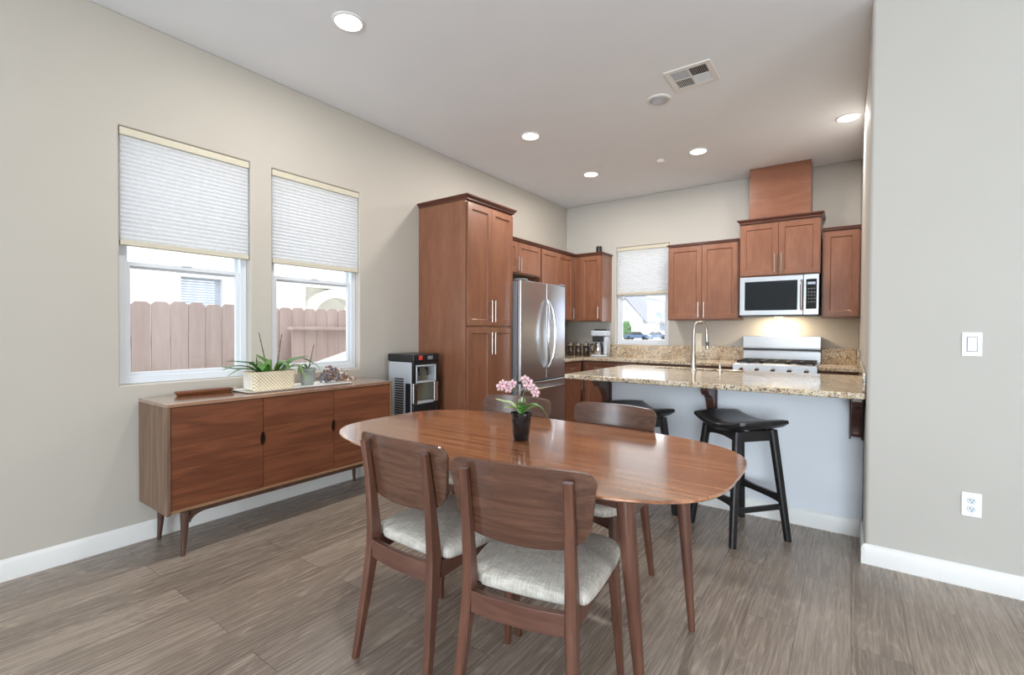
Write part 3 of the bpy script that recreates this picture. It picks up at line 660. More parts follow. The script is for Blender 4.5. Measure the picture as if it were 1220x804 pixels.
# range
RX, RW, RY = 2.390, .756, D-.665
t = thing('gas_range', 'stainless gas range with black grates and tall backguard on the back wall', 'range', (RX, RY, 0))
obj('body', bxs((.004, RW-.004, .03, .63, .06, .905)), m_dark, t)
bm = B(); box(bm, 0, RW, .02, .60, .905, .925); obj('cooktop', bm, m_steelX, t, bevel=.004)
bm = B(); prism(bm, [(.03, .815), (-.015, .82), (.005, .920), (.03, .925)], lambda y, z: (0, y, z), lambda y, z: (RW, y, z)); cp = obj('control_panel', bm, m_steelX, t, bevel=.003)
for i in range(5):
    bm = B(); x = .09+.144*i; tube(bm, [(x, -.005, .868), (x, -.045, .862)], [.024, .020], 16); box(bm, x-.004, x+.004, -.052, -.04, .846, .878); obj('knob', bm, m_chrome, cp)
bm = B(); box(bm, .004, RW-.004, 0, .03, .27, .80); d = obj('oven_door', bm, m_steelX, t, bevel=.004)
obj('oven_window', bxs((.12, RW-.12, -.003, .001, .40, .68)), m_darkglass, d)
bm = B(); tube(bm, [(.06, -.05, .755), (RW-.06, -.05, .755)], .012, 10)
for x in (.09, RW-.09): tube(bm, [(x, 0, .755), (x, -.05, .755)], .008, 8)
obj('handle', bm, m_chrome, d)
obj('storage_drawer', bxs((.004, RW-.004, .002, .03, .07, .262)), m_steelX, t, bevel=.004)
for k in range(3):
    bm = B(); x0 = .03+k*.234; x1 = x0+.228
    for y in (.06, .55): box(bm, x0, x1, y, y+.014, .935, .953)
    for x in (x0, x1-.014): box(bm, x, x+.014, .06, .564, .935, .953)
    box(bm, (x0+x1)/2-.007, (x0+x1)/2+.007, .06, .564, .940, .955)
    for y in (.18, .31, .44): box(bm, x0, x1, y-.006, y+.006, .940, .955)
    for x in (x0+.007, x1-.007):
        for y in (.067, .557): box(bm, x-.006, x+.006, y-.006, y+.006, .9255, .94)
    obj('grate', bm, m_iron, t)
for x, y in ((.145, .18), (.145, .44), (.378, .31), (.611, .18), (.611, .44)):
    bm = B(); lathe(bm, [(.045, .9255), (.045, .932), (.032, .934), (.032, .939)], (x, y, 0)); obj('burner', bm, m_iron, t)
bm = B(); box(bm, .0, RW, .60, .655, .925, 1.04); box(bm, .0, RW, .575, .655, 1.075, 1.207); box(bm, .005, RW-.005, .59, .655, 1.04, 1.075); bg = obj('backguard', bm, m_steelX, t, bevel=.004)
obj('vent_slot', bxs((.006, RW-.006, .584, .5895, 1.046, 1.068)), m_dark, bg)

# coffee maker
t = thing('coffee_maker', 'silver and black coffee maker on the back corner counter', 'coffee maker', (.70, 5.80, CT+.0), math.radians(12))
bm = B(); box(bm, -.11, .10, -.12, .13, 0, .03); obj('base', bm, m_silver, t, bevel=.012)
bm = B(); box(bm, -.10, .10, .03, .13, .03, .27); box(bm, .055, .10, -.10, .13, .03, .27); obj('tower', bm, m_silver, t, bevel=.01)
bm = B(); box(bm, -.11, .10, -.12, .13, .27, .345); obj('water_tank', bm, m_silver, t, bevel=.014)
obj('lid', bxs((-.07, .09, -.09, .11, .346, .366)), m_dark, t, bevel=.008)
obj('filter_basket', bxs((-.09, .052, -.11, .03, .20, .268)), m_dark, t, bevel=.01)
bm = B(); lathe(bm, [(.052, .032), (.062, .06), (.062, .12), (.048, .165), (.044, .185)], (-.025, -.045, 0)); cf = obj('carafe', bm, m_chrome, t)
bm = B(); tube(bm, [(-.085,-.06,.165), (-.115,-.08,.15), (-.115,-.08,.08), (-.088,-.06,.06)], .008, 8, 3); obj('carafe_handle', bm, m_dark, cf)
lab = ['dark glass canister with steel lid at the left of the three beside the coffee maker', 'dark glass canister with steel lid at the middle of the three beside the coffee maker', 'dark glass canister with steel lid right next to the coffee maker']
m_jar = plain('smoked_glass', (70, 62, 58), .12, .3)
for i, (x, y) in enumerate(((.30, 5.70), (.40, 5.73), (.50, 5.77))):
    t = thing('canister', lab[i], 'canister', (x, y, CT), 0, 'canisters beside the coffee maker')
    bm = B(); lathe(bm, [(.038,0),(.042,.006),(.042,.13),(.038,.14)]); obj('jar', bm, m_jar, t)
    bm = B(); lathe(bm, [(.040,.1405),(.043,.145),(.043,.165),(.036,.172),(.010,.173),(.010,.18),(.013,.19),(.006,.196)]); obj('lid', bm, m_chrome, t)
    bm = B(); tube(bm, [(.043*math.cos(a), .043*math.sin(a), .07) for a in [2*PI*k/24 for k in range(25)]], .002, 6); obj('wire_clasp', bm, m_chrome, t)
t = thing('small_speaker', 'small black cylinder standing on top of the corner wall cabinet', 'speaker', (.60, D-.16, 2.3025))
bm = B(); lathe(bm, [(.036,0),(.040,.006),(.040,.095),(.036,.102)]); obj('body', bm, m_dark, t)
bm = B(); lathe(bm, [(.034,.1025),(.034,.106),(.020,.108)]); obj('top_ring', bm, m_grey, t)
# wall plates
def plate(name, label, loc, kind, cat, group=None):
    t = thing(name, label, cat, loc, 0, group); w, h = .037, .059
    bm = B(); box(bm, -w, w, -.006, 0, -h, h); obj('cover_plate', bm, m_white, t, bevel=.003)
    if kind == 'switch':
        bm = B(); prism(bm, [(-.0062, -.034), (-.0062, .034), (-.012, .034), (-.008, -.034)], lambda y, z: (-.017, y, z), lambda y, z: (.017, y, z)); obj('rocker', bm, m_vinyl, t, bevel=.001)
        bm = B(); ringframe(bm, -.020, .020, -.037, .037, .003, -.0068, -.006); obj('rocker_frame', bm, m_grey, t)
    else:
        for z in (-.020, .020):
            bm = B(); lathe(bm, [(.0165, 0), (.0165, .003), (.0155, .004)], seg=20); bmesh.ops.rotate(bm, verts=bm.verts, matrix=Matrix.Rotation(PI/2, 3, 'X')); bmesh.ops.translate(bm, verts=bm.verts, vec=(0, -.006, z)); s = obj('socket', bm, m_vinyl, t)
            obj('slot', bxs((-.0075, -.0050, -.0108, -.0101, z-.001, z+.008), (.0050, .0075, -.0108, -.0101, z-.001, z+.008), (-.0025, .0025, -.0108, -.0101, z-.010, z-.005)), m_dark, s)
    bm = B()
    for z in (-.047, .047): tube(bm, [(0, -.006, z), (0, -.0072, z)], .0028, 8)
    obj('screw', bm, m_silver, t)
plate('light_switch', 'white rocker light switch on the right wall, above the outlet', (3.887, YW-.0005, 1.199), 'switch', 'light switch')
plate('wall_outlet', 'white double outlet low on the right wall above the baseboard', (3.896, YW-.0005, .410), 'outlet', 'outlet')
t = thing('wall_outlet', 'almond outlet plate on the granite backsplash behind the faucet', 'outlet', (1.882, D-.0225, 1.12))
obj('cover_plate', bxs((-.037, .037, -.005, 0, -.115, .115)), m_warmwhite, t, bevel=.002); obj('socket', bxs((-.016, .016, -.0065, -.0051, -.03, .03)), m_white, t)

# ------------------------------------------------------------------ ceiling fixtures
def can(x, y, label):
    t = thing('recessed_light', label, 'ceiling light', (x, y, H), 0, 'recessed ceiling lights')
    bm = B(); lathe(bm, [(.092,0),(.092,-.004),(.078,-.009),(.074,-.006),(.074,0)], cap=False, seg=32); obj('trim_ring', bm, m_white, t)
    bm = B(); lathe(bm, [(.0735,-.0005),(.0735,-.0045),(.05,-.006)], seg=32); obj('diffuser', bm, m_lamp, t)
    area('recessed_light_beam', (x, y, H-.02), (0, 0, 0), .14, .14, CAN_W, CAN_COL, 'DISK')
can(1.001, 1.697, 'lit round ceiling light nearest the camera, high above the sideboard')
can(.981, 3.654, 'lit round ceiling light above the tall pantry cabinet')
can(.963, 4.936, 'lit round ceiling light above the kitchen corner wall cabinets')
can(2.148, 4.916, 'lit round ceiling light between the smoke detector and the duct cover')
can(3.365, 4.86, 'lit round ceiling light at the far right beside the right wall')
t = thing('ceiling_speaker', 'white round unlit speaker grille in the ceiling below the air vent', 'ceiling speaker', (2.173, 3.651, H))
bm = B(); lathe(bm, [(.090,0),(.090,-.004),(.076,-.010),(.072,-.007)], seg=32); obj('trim_ring', bm, m_white, t)
bm = B(); lathe(bm, [(.071,-.0075),(.060,-.014),(.03,-.017)], seg=32); obj('grille', bm, m_silver, t)
t = thing('smoke_detector', 'small white smoke detector on the kitchen ceiling', 'smoke detector', (1.758, 4.954, H))
bm = B(); lathe(bm, [(.040,0),(.040,-.010),(.030,-.022),(.012,-.026)], seg=24); obj('housing', bm, m_white, t)
bm = B(); lathe(bm, [(.010,-.0265),(.010,-.031),(.004,-.033)], seg=12); obj('sensor', bm, m_silver, t)
t = thing('air_vent', 'white square ceiling air register with four louvred quarters', 'air vent', (2.473, 3.452, H))
bm = B(); slab(bm, [-.155, -.118, -.005, .005, .118, .155], [-.155, -.118, -.005, .005, .118, .155], lambda u, v: .005 < abs(u) < .118 and .005 < abs(v) < .118, lambda u, v, k: (u, v, -.006 if k == 0 else 0)); obj('frame', bm, m_white, t, bevel=.002)
obj('duct_opening', bxs((-.117, .117, -.117, .117, -.0012, -.0004)), m_dark, t)
for qx, qy, horiz, tilt in ((-1, -1, True, 1), (1, -1, False, -1), (-1, 1, False, 1), (1, 1, True, -1)):
    bm = B()
    for i in range(9):
        c = .012+.0125*i
        if horiz:
            a, b_ = qy*(c-.003)-.0, qy*(c+.003); x0, x1 = sorted((qx*.006, qx*.117)); s = .006*tilt
            vs = [bm.verts.new(p) for p in ((x0, a, -.0016), (x1, a, -.0016), (x1, b_+s*.8, -.0062), (x0, b_+s*.8, -.0062))]
        else:
            a, b_ = qx*(c-.003), qx*(c+.003); y0, y1 = sorted((qy*.006, qy*.117)); s = .006*tilt
            vs = [bm.verts.new(p) for p in ((a, y0, -.0016), (a, y1, -.0016), (b_+s*.8, y1, -.0062), (b_+s*.8, y0, -.0062))]
        bm.faces.new(vs)
    o = obj('louvre', bm, m_white, t, flat=True); md = o.modifiers.new('thick', 'SOLIDIFY'); md.thickness = .0008

# ------------------------------------------------------------------ water dispenser
t = thing('water_dispenser', 'black and silver standing water dispenser between sideboard and pantry', 'water dispenser', (.40, 2.758, 0), PI/2)
WW, WD = .298, .325
bm = B(); box(bm, .01, WW-.01, .10, WD, .02, 1.0); box(bm, 0, WW, 0, WD, .02, .62); obj('body', bm, m_dark, t, bevel=.006)
obj('top_cover', bxs((-.004, WW+.004, -.004, WD+.003, .985, 1.048)), m_dark, t, bevel=.008)
sp = obj('side_panel', bxs((-.006, .0005, .02, WD-.015, .10, .98)), m_silver, t, bevel=.003)
bm = B()
for i in range(30): box(bm, -.010, -.0055, .115, .225, .22+.021*i, .230+.021*i)
obj('vent_slat', bm, m_dark, sp)
obj('panel_dark_strip', bxs((-.0085, -.0058, .028, .090, .12, .80)), m_dark, sp)  # dark band on the silver side panel, beside the vents
bm = B(); ringframe(bm, .03, WW-.03, .80, .955, .014, -.003, .10); obj('niche_frame', bm, m_silver, t, bevel=.005)
obj('niche_back', bxs((.03, WW-.03, .085, .0995, .63, .955)), m_olive, t)
for x in (.002, WW-.050):
    obj('column', bxs((x, x+.048, .0, .10, .625, .80)), m_chrome, t, bevel=.006)
obj('head_panel', bxs((0, WW, .0, .10, .957, .984)), m_dark, t)
obj('side_cheek', bxs((0, .029, .0, .10, .801, .956)), m_dark, t); obj('side_cheek', bxs((WW-.029, WW, .0, .10, .801, .956)), m_dark, t)
for x in (.10, .20):
    bm = B(); tube(bm, [(x, .06, .92), (x, .035, .905), (x, .03, .86)], .010, 10, 3); obj('tap', bm, m_dark, t)
obj('drip_tray', bxs((.055, WW-.055, .005, .083, .6205, .640)), m_silver, t, bevel=.003)
obj('hot_button', bxs((.055, .095, -.012, -.0045, 1.0, 1.035)), m_red, t, bevel=.003); obj('cold_button', bxs((.16, .22, -.009, -.0045, 1.0, 1.03)), m_grey, t, bevel=.003)
obj('foot', bxs((.02, .06, .03, .30, 0, .0195), (WW-.06, WW-.02, .03, .30, 0, .0195)), m_dark, t)

# ------------------------------------------------------------------ sideboard (local: x along the front (+y world), front at y=0)
SX, SY0, SW, SD = .440, .968, 1.530, .420
t = thing('sideboard', 'long walnut sideboard with three doors on tapered legs under the windows', 'sideboard', (SX, SY0, 0), PI/2)
ST, SB = .850, .245
m_top = wood('walnut_veneer_top', (120, 86, 66), (146, 110, 88), (164, 128, 104), 'X', 1.0, .15, 1.0, cross=13, ring=.4)
m_doorw = wood('walnut_veneer_door', (84, 44, 26), (106, 59, 36), (126, 76, 48), 'X', 1.0, .40, .05, cross=22, ring=.35)
m_edgeX = wood('walnut_edge_x', (104, 66, 44), (132, 90, 62), (156, 112, 84), 'X', 1.0, .4, .0, cross=16, ring=.3)
obj('top', bxs((0, SW, 0, SD, ST-.020, ST)), m_top, t, bevel=.002)
obj('side', bxs((0, .020, 0, SD, SB, ST-.0205)), m_walnutZ, t, bevel=.002); obj('side', bxs((SW-.020, SW, 0, SD, SB, ST-.0205)), m_walnutZ, t, bevel=.002)
bm = B(); prism(bm, [(0, SB+.021), (.024, SB), (SD, SB), (SD, SB+.021)], lambda y, z: (.0205, y, z), lambda y, z: (SW-.0205, y, z)); obj('bottom', bm, plain('lit_bevelled_edge', (196, 156, 122), .4), t)  # light caught along the bevel is put into this pale colour
obj('back', bxs((.021, SW-.021, SD-.012, SD-.002, SB+.021, ST-.021)), m_walnutZ, t)
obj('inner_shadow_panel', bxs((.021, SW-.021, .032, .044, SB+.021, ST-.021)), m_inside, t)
dw = (SW-.046)/3
for k in range(3):
    x0 = .0225+k*(dw+.0005); x1 = x0+dw-.003; z0, z1 = SB+.024, ST-.024; zc = .575; poly = [(x0, z0)]
    def notch(x, s): return [(x + s*.017*math.sin(PI*i/10)**.6, zc - .045 + .09*i/10) for i in range(11)]
    poly += [(x1, z0)]
    if k < 2: poly += notch(x1, -1)
    poly += [(x1, z1), (x0, z1)]
    if k > 0: poly += notch(x0, 1)[::-1]
    bm = B(); prism(bm, poly, lambda x, z: (x, .006, z), lambda x, z: (x, .026, z)); d = obj('door', bm, m_doorw, t)
    if k < 2:
        bm = B(); box(bm, x1-.017, x1-.0005, .022, .030, zc-.044, zc+.044); obj('pull_shade', bm, m_inside, d)  # dark block painted as the shade inside the pull cutout
for x, y in ((.095, .03), (.095, SD-.05), (SW-.095, .03), (SW-.095, SD-.05)):
    sx = -1 if x < SW/2 else 1; sy = -1 if y < SD/2 else 1
    bm = B(); stack(bm, [(x+sx*.012, y+sy*.006, 0, .0105, .0105), (x+sx*.004, y+sy*.002, .12, .0165, .0165), (x, y, SB-.03, .023, .023), (x, y, SB-.0005, .024, .024)], 'round', 3); obj('leg', bm, m_walnutD, t)
for y in (.03, SD-.05):
    bm = B(); poly = [(.055, SB-.0005), (SW-.055, SB-.0005), (SW-.055, SB-.022), (SW-.20, SB-.024)]+[(SW-.20+.08*i/6, SB-.024-.05*(1-math.cos(i/6*PI/2))) for i in range(1, 7)][:0]
    poly = [(.119, SB-.0006), (SW-.119, SB-.0006), (SW-.119, SB-.070)]+[(SW-.119-.085*(1-math.cos(i/6*PI/2)), SB-.070+.050*math.sin(i/6*PI/2)) for i in range(1, 7)]
    poly += [(.119+.085*(1-math.cos(i/6*PI/2)), SB-.070+.050*math.sin(i/6*PI/2)) for i in range(6, 0, -1)]+[(.119, SB-.070)]
    prism(bm, poly, lambda x, z: (x, y-.011, z), lambda x, z: (x, y+.011, z)); obj('leg_rail', bm, m_walnutD, t)
bm = B(); tube(bm, [(.10, 1.70, .30), (.115, 1.74, .20), (.13, 1.84, .135), (.13, 1.98, .13), (.10, 2.12, .19), (.06, 2.26, .245), (.05, 2.30, .30)], .0065, 8, 6)
bm.free()
bm = B(); tube(bm, [(.009, 1.62, .33), (.009, 1.68, .22), (.009, 1.80, .165), (.009, 1.98, .16), (.009, 2.14, .20), (.009, 2.28, .30)], .005, 8, 6)
tag(obj('power_cord', bm, m_dark), 'black cord hanging along the wall beneath the sideboard', 'cord')

# things on the sideboard
ZT = ST+.0005
bm = B(); n = 10
poly = [(.055*math.cos(a)*.85, .16*math.sin(a)) for a in [2*PI*i/28 for i in range(28)]]
def bl(p, s, z): return [Vector((p_[0]*s, p_[1]*s if abs(p_[1]) < 9 else 0, z)) for p_ in p]
t = thing('wooden_tray', 'small narrow carved wooden tray lying on the left end of the sideboard', 'tray', (.13, 1.275, ZT), math.radians(-4))
def rrect(hx, hy, r, n=5):
    out = []
    for cx_, cy_, a0 in ((hx-r, hy-r, 0), (-hx+r, hy-r, PI/2), (-hx+r, -hy+r, PI), (hx-r, -hy+r, 3*PI/2)):
        for i in range(n+1):
            a = a0+PI/2*i/n; out.append((cx_+r*math.cos(a), cy_+r*math.sin(a)))
    return out
bm = B(); rings(bm, [[Vector((x, y, z)) for x, y in rrect(hx, hy, r)] for hx, hy, r, z in ((.026,.145,.02,0),(.034,.156,.025,.014),(.036,.160,.027,.026),(.030,.154,.022,.026),(.026,.150,.019,.012))]); obj('dish', bm, m_traywood, t)
obj('carved_grip', bxs((-.036, .036, .158, .175, .016, .026)), m_dry3, t, bevel=.004)

t = thing('runner_tray', 'thin white tray lying under the potted plants on the sideboard', 'tray', (.215, 1.82, ZT))
bm = B(); rings(bm, [[Vector((x, y, z)) for x, y in rrect(hx, hy, .03)] for hx, hy, z in ((.125,.37,0),(.135,.385,.008),(.130,.380,.008),(.121,.366,.003))]); obj('sheet', bm, m_white, t)
ZP = ZT+.0035
t = thing('potted_orchid', 'green leafy orchid without flowers in a pale woven basket on the sideboard', 'potted plant', (.225, 1.635, ZP))
def basket(bm, hx, hy, h, fl=.9):
    rings(bm, [[Vector((x*s, y*s, z)) for x, y in rrect(hx, hy, .035)] for s, z in ((fl, 0), (fl+.03, .01), (.5*(1+fl), h*.5), (1, h-.008), (1.02, h), (.97, h), (.95, h-.02))], cap=True)
bm = B(); basket(bm, .078, .150, .125); bk = obj('basket', bm, m_wicker, t)
obj('pale_corner_panel', bxs((-.05, .05, -.151, -.140, .012, .110)), m_cloth, bk, bevel=.003)
bm = B(); rings(bm, [[Vector((x, y, z)) for x, y in rrect(.068*s, .138*s, .03)] for s, z in ((1, .106), (.9, .116), (.5, .122))]); obj('soil', bm, m_soil, t)
for ang, L, hgt, dr, x0, y0, mt in ((-95, .22, .045, .0, 0, -.07, 0), (-78, .24, .075, .03, 0, -.06, 0), (-110, .20, .02, -.02, 0, -.05, 0), (-88, .26, .03, .04, .02, -.06, 0), (-40, .13, .05, -.01, .02, -.03, 0),
        (20, .11, .05, -.01, .02, .03, 0), (75, .19, .085, .03, .01, .06, 0), (92, .25, .075, -.02, 0, .07, 0), (100, .21, .02, .0, 0, .07, 0), (160, .10, .07, .0, -.02, 0, 0),
        (-65, .13, .09, .05, .0, .0, 1), (82, .15, .03, -.09, .03, .08, 1), (110, .13, .06, .02, -.01, .04, 0), (200, .12, .06, .0, -.02, -.03, 0)):
    a = math.radians(ang); c, s = math.cos(a), math.sin(a); bm = B()
    leaf(bm, [(x0, y0, .112), (x0+c*L*.3, y0+s*L*.3, .120+hgt*.75), (x0+c*L*.65, y0+s*L*.65, .120+hgt), (x0+c*L, y0+s*L, .120+hgt+dr-.02)], .024); obj('leaf', bm, m_leaf2 if mt else m_leaf, t)
for x, y, h, lx, ly in ((.0, -.015, .38, -.01, -.055), (.0, .04, .37, 0, .04), (0, -.085, .22, 0, -.005)):
    bm = B(); tube(bm, [(x, y, .11), (x+lx*.5, y+ly*.5, .11+(h-.11)*.5), (x+lx, y+ly, h)], [.0042, .003], 6, 4)
    for q in (.55, .8):
        z = .11+(h-.11)*q; ball(bm, (x+lx*q, y+ly*q, z), .006, sub=1)
    obj('flower_stalk', bm, m_stem, t)
t = thing('plant_pot', 'grey green ceramic pot with one bare stalk beside the woven basket', 'potted plant', (.19, 1.925, ZP))
bm = B(); lathe(bm, [(.040,0),(.043,.004),(.055,.105),(.058,.108),(.058,.122),(.053,.122),(.051,.10)]); obj('pot', bm, m_greypot, t)
bm = B(); lathe(bm, [(.050,.099),(.03,.108),(.008,.110)]); obj('soil', bm, m_soil, t)
bm = B(); tube(bm, [(0, 0, .10), (.0, .022, .17), (.0, .05, .29)], [.0045, .003], 6, 4); obj('flower_stalk', bm, m_stem, t)
for s in (-1, 1):
    bm = B(); leaf(bm, [(0, 0, .107), (.01, s*.03, .15), (.02, s*.07, .13), (.03, s*.09, .08)], .014); obj('leaf', bm, m_leaf2, t)
t = thing('dried_flower_bunch', 'low bunch of dried grey and brown flowers at the right end of the tray', 'dried flowers', (.20, 2.135, ZP))
for mt, cnt, ox in ((m_dry1, 60, -.03), (m_dry2, 55, .02), (m_dry3, 40, .03)):
    bm = B()
    for i in range(cnt):
        y = random.gauss(ox, .05); x = random.uniform(-.07, .07); y = max(-.11, min(.17, y*1.25)); z = .012+random.uniform(0, .115)*max(.15, 1-abs(y+.01)/.15)
        ball(bm, (x, y, z), random.uniform(.007, .013), 1, 1, random.uniform(.6, 1.2), 1)
    o = obj('seed_head', bm, mt, t, flat=True); o['kind'] = 'stuff'
bm = B()
for i in range(40):
    a = random.uniform(0, 2*PI); y = random.uniform(-.08, .10); L = random.uniform(.04, .09)
    tube(bm, [(0, y, .008), (math.cos(a)*L*.4, y+math.sin(a)*L*.4, .03+random.uniform(0, .03)), (max(-.08, min(.08, math.cos(a)*L)), y+math.sin(a)*L*.9, .02+random.uniform(0, .08))], .0014, 5)
o = obj('twig', bm, m_dry2, t); o['kind'] = 'stuff'
# a stray dried stem
bm = B(); tube(bm, [(.06, 2.30, ZT+.003), (.05, 2.36, ZT+.004), (.06, 2.42, ZT+.004)], .002, 6, 3); ball(bm, (.06, 2.425, ZT+.007), .0065, sub=1)
tag(obj('dried_flower', bm, m_dry2), 'single small dried flower lying at the far right end of the sideboard', 'dried flower')

# ------------------------------------------------------------------ dining table
TZ = .765; TX, TY = 2.186, 1.753; HX, HY = .918, .511
t = thing('dining_table', 'oblong walnut dining table with rounded ends in the middle of the room', 'dining table', (TX, TY, 0))
def top_outline(hx, hy, n=96):
    out = []
    for i in range(n):
        a = 2*PI*i/n; c, s = math.cos(a), math.sin(a)
        out.append((hx*math.copysign(abs(c)**(2/3.18), c), hy*math.copysign(abs(s)**(2/3.53), s)))
    return out
bm = B(); rings(bm, [[Vector((x, y, z)) for x, y in top_outline(HX-i, HY-i)] for i, z in ((.050, TZ-.030), (.004, TZ-.012), (0, TZ-.008), (0, TZ-.003), (.003, TZ))]); obj('tabletop', bm, m_table, t, ang=25)
bm = B()
ringpts = []
slab(bm, [-.66, -.64, .64, .66], [-.29, -.27, .27, .29], lambda u, v: -.64 < u < .64 and -.27 < v < .27, lambda u, v, k: (u, v, TZ-.0305 if k == 0 else TZ-.095)); obj('apron', bm, m_chairH, t)
for sx in (-1, 1):
    for sy in (-1, 1):
        bm = B(); stack(bm, [(sx*.69, sy*.288, 0, .0135, .0135), (sx*.665, sy*.295, .30, .0215, .0215), (sx*.640, sy*.302, .60, .029, .029), (sx*.630, sy*.305, TZ-.0305, .031, .031)], 'round', 3); obj('leg', bm, m_chairV, t)

# ------------------------------------------------------------------ dining chairs (origin between the rear posts at the floor, facing +y)
def make_chair(label):
    t = thing('dining_chair', label, 'chair', (0,0,0), 0, 'dining chairs around the walnut table')
    for s in (-1, 1):
        bm = B(); stack(bm, [(s*.194, -.083, 0, .0125, .013), (s*.183, -.055, .18, .0150, .0175), (s*.170, -.028, .38, .0165, .0235), (s*.1665, -.020, .47, .0165, .0260), (s*.1655, -.026, .56, .0155, .0225), (s*.1655, -.042, .70, .0145, .0165), (s*.166, -.064, .836, .0135, .0130)], 'rect', 4); obj('leg', bm, m_chairV, t)
        bm = B(); stack(bm, [(s*.226, .402, 0, .0115, .0120), (s*.214, .388, .22, .0155, .0175), (s*.203, .372, .40, .0175, .026), (s*.200, .366, .4475, .0175, .032)], 'rect', 4); obj('leg', bm, m_chairV, t)
    bm = B(); rs = []
    for i in range(9):
        u = -1+2*i/8; y = -.030-.014*(1-u*u); rs.append([Vector((u*.1515, y+a, z)) for a, z in ((-.011,.385),(.011,.385),(.011,.452),(-.011,.452))])
    rings(bm, rs); obj('rear_rail', bm, m_chairH, t, bevel=.002)
    for s in (-1, 1):
        bm = B(); rings(bm, [[Vector((s*(x+a), y, z)) for a, z in ((-.010, zb),(.010, zb),(.010,.4475),(-.010,.4475))] for x, y, zb in ((.168, .008, .385), (.178, .12, .400), (.188, .24, .402), (.197, .332, .385))]); obj('side_rail', bm, m_chairV, t, bevel=.002)
    bm = B(); rings(bm, [[Vector((x, y+.376, z)) for y, z in ((-.010,zb),(.010,zb),(.010,.4475),(-.010,.4475))] for x, zb in ((-.182, .385), (-.09, .400), (.09, .400), (.182, .385))]); obj('front_rail', bm, m_chairH, t, bevel=.002)
    # upholstered seat
    half = [(.0, -.006), (.10, -.004), (.143, .004), (.150, .018), (.196, .030), (.210, .10), (.226, .20), (.236, .30), (.234, .365), (.212, .420), (.165, .446), (.09, .455)]
    half = [(.0, -.004), (.08, -.003), (.135, .002), (.146, .014), (.190, .022), (.205, .05), (.218, .14), (.226, .24), (.230, .32), (.223, .385), (.192, .432), (.14, .450), (.07, .456), (0, .458)]
    pts = half + [(-x, y) for x, y in half[1:-1]][::-1]
    cl = [tuple(p) for p in pts]; n = len(cl); ol = []
    for i in range(n):
        p0, p1, p2, p3 = cl[i-1], cl[i], cl[(i+1)%n], cl[(i+2)%n]
        for k in range(4):
            u = k/4; ol.append(tuple(.5*((2*b)+(-a+c)*u+(2*a-5*b+4*c-d)*u*u+(-a+3*b-3*c+d)*u**3) for a, b, c, d in zip(p0, p1, p2, p3)))
    cy = .22; bm = B()
    def ring(s, z): return [Vector((x*s, cy+(y-cy)*s, z)) for x, y in ol]
    vs = rings(bm, [ring(.95, .4485), ring(.985, .452), ring(1.0, .462), ring(.998, .474), ring(.98, .484), ring(.93, .491), ring(.82, .497), ring(.6, .502), ring(.3, .505)], cap=False)
    c = bm.verts.new((0, cy, .506)); n = len(vs[-1])
    for i in range(n): bm.faces.new([vs[-1][i], vs[-1][(i+1)%n], c])
    bm.faces.new(vs[0][::-1]); obj('seat', bm, m_seat, t, ang=60)
    # curved backrest
    zb, zt = .612, .866; NZ, NX = 26, 22
    def hw(z):
        u = (z-zb)/(zt-zb); w = .210+.026*min(1, u*1.2)
        rt_, rb_ = .042, .075
        if z > zt-rt_: q = (z-(zt-rt_))/rt_; w -= .042*(1-math.sqrt(max(0, 1-q*q)))
        if z < zb+rb_: q = ((zb+rb_)-z)/rb_; w -= .080*(1-math.sqrt(max(0, 1-q*q)))
        return w
    def cl_(i):
        q = i/NZ; return zb+(zt-zb)*(.5-.5*math.cos(PI*q))
    def yb(x, z): return -.0125-.036*((z-.62)/.236) + .55*(x*x-.0276) + .001
    fr, bk = [], []
    for i in range(NZ+1):
        z = cl_(i); w = hw(z); q = (z-zb)/(zt-zb); rf = []; rb = []
        for j in range(NX+1):
            x = w*(-1+2*j/NX); zz = z - .007*(x/.23)**2*q + .020*(x/.2)**2*(1-q)
            y = yb(x, zz); rb.append(Vector((x, y, zz))); rf.append(Vector((x, y+.013, zz)))
        fr.append(rf); bk.append(rb)
    bm = B(); vf = [[bm.verts.new(p) for p in r] for r in fr]; vb = [[bm.verts.new(p) for p in r] for r in bk]
    for i in range(NZ):
        for j in range(NX):
            bm.faces.new([vf[i][j], vf[i][j+1], vf[i+1][j+1], vf[i+1][j]]); bm.faces.new([vb[i][j], vb[i+1][j], vb[i+1][j+1], vb[i][j+1]])
    for i in range(NZ):
        for j in (0, NX): bm.faces.new([vf[i][j], vf[i+1][j], vb[i+1][j], vb[i][j]])
    for j in range(NX):
        for i in (0, NZ): bm.faces.new([vf[i][j], vf[i][j+1], vb[i][j+1], vb[i][j]])
    obj('backrest', bm, m_chairB, t, bevel=.003, ang=50)
    return t
chA = make_chair('walnut dining chair with its back to the camera, left of the two front chairs')
chA.location = (2.069, 1.191, 0); chA.rotation_euler.z = -.024
dup(chA, (2.599, 1.175, 0), .204, 'walnut dining chair nearest the camera, right of the two front chairs')
dup(chA, (1.795, 2.265, 0), PI+.06, 'walnut dining chair on the far side of the table behind the pink orchid')
dup(chA, (2.385, 2.318, 0), PI-.05, 'walnut dining chair on the far side of the table in front of the bar counter')

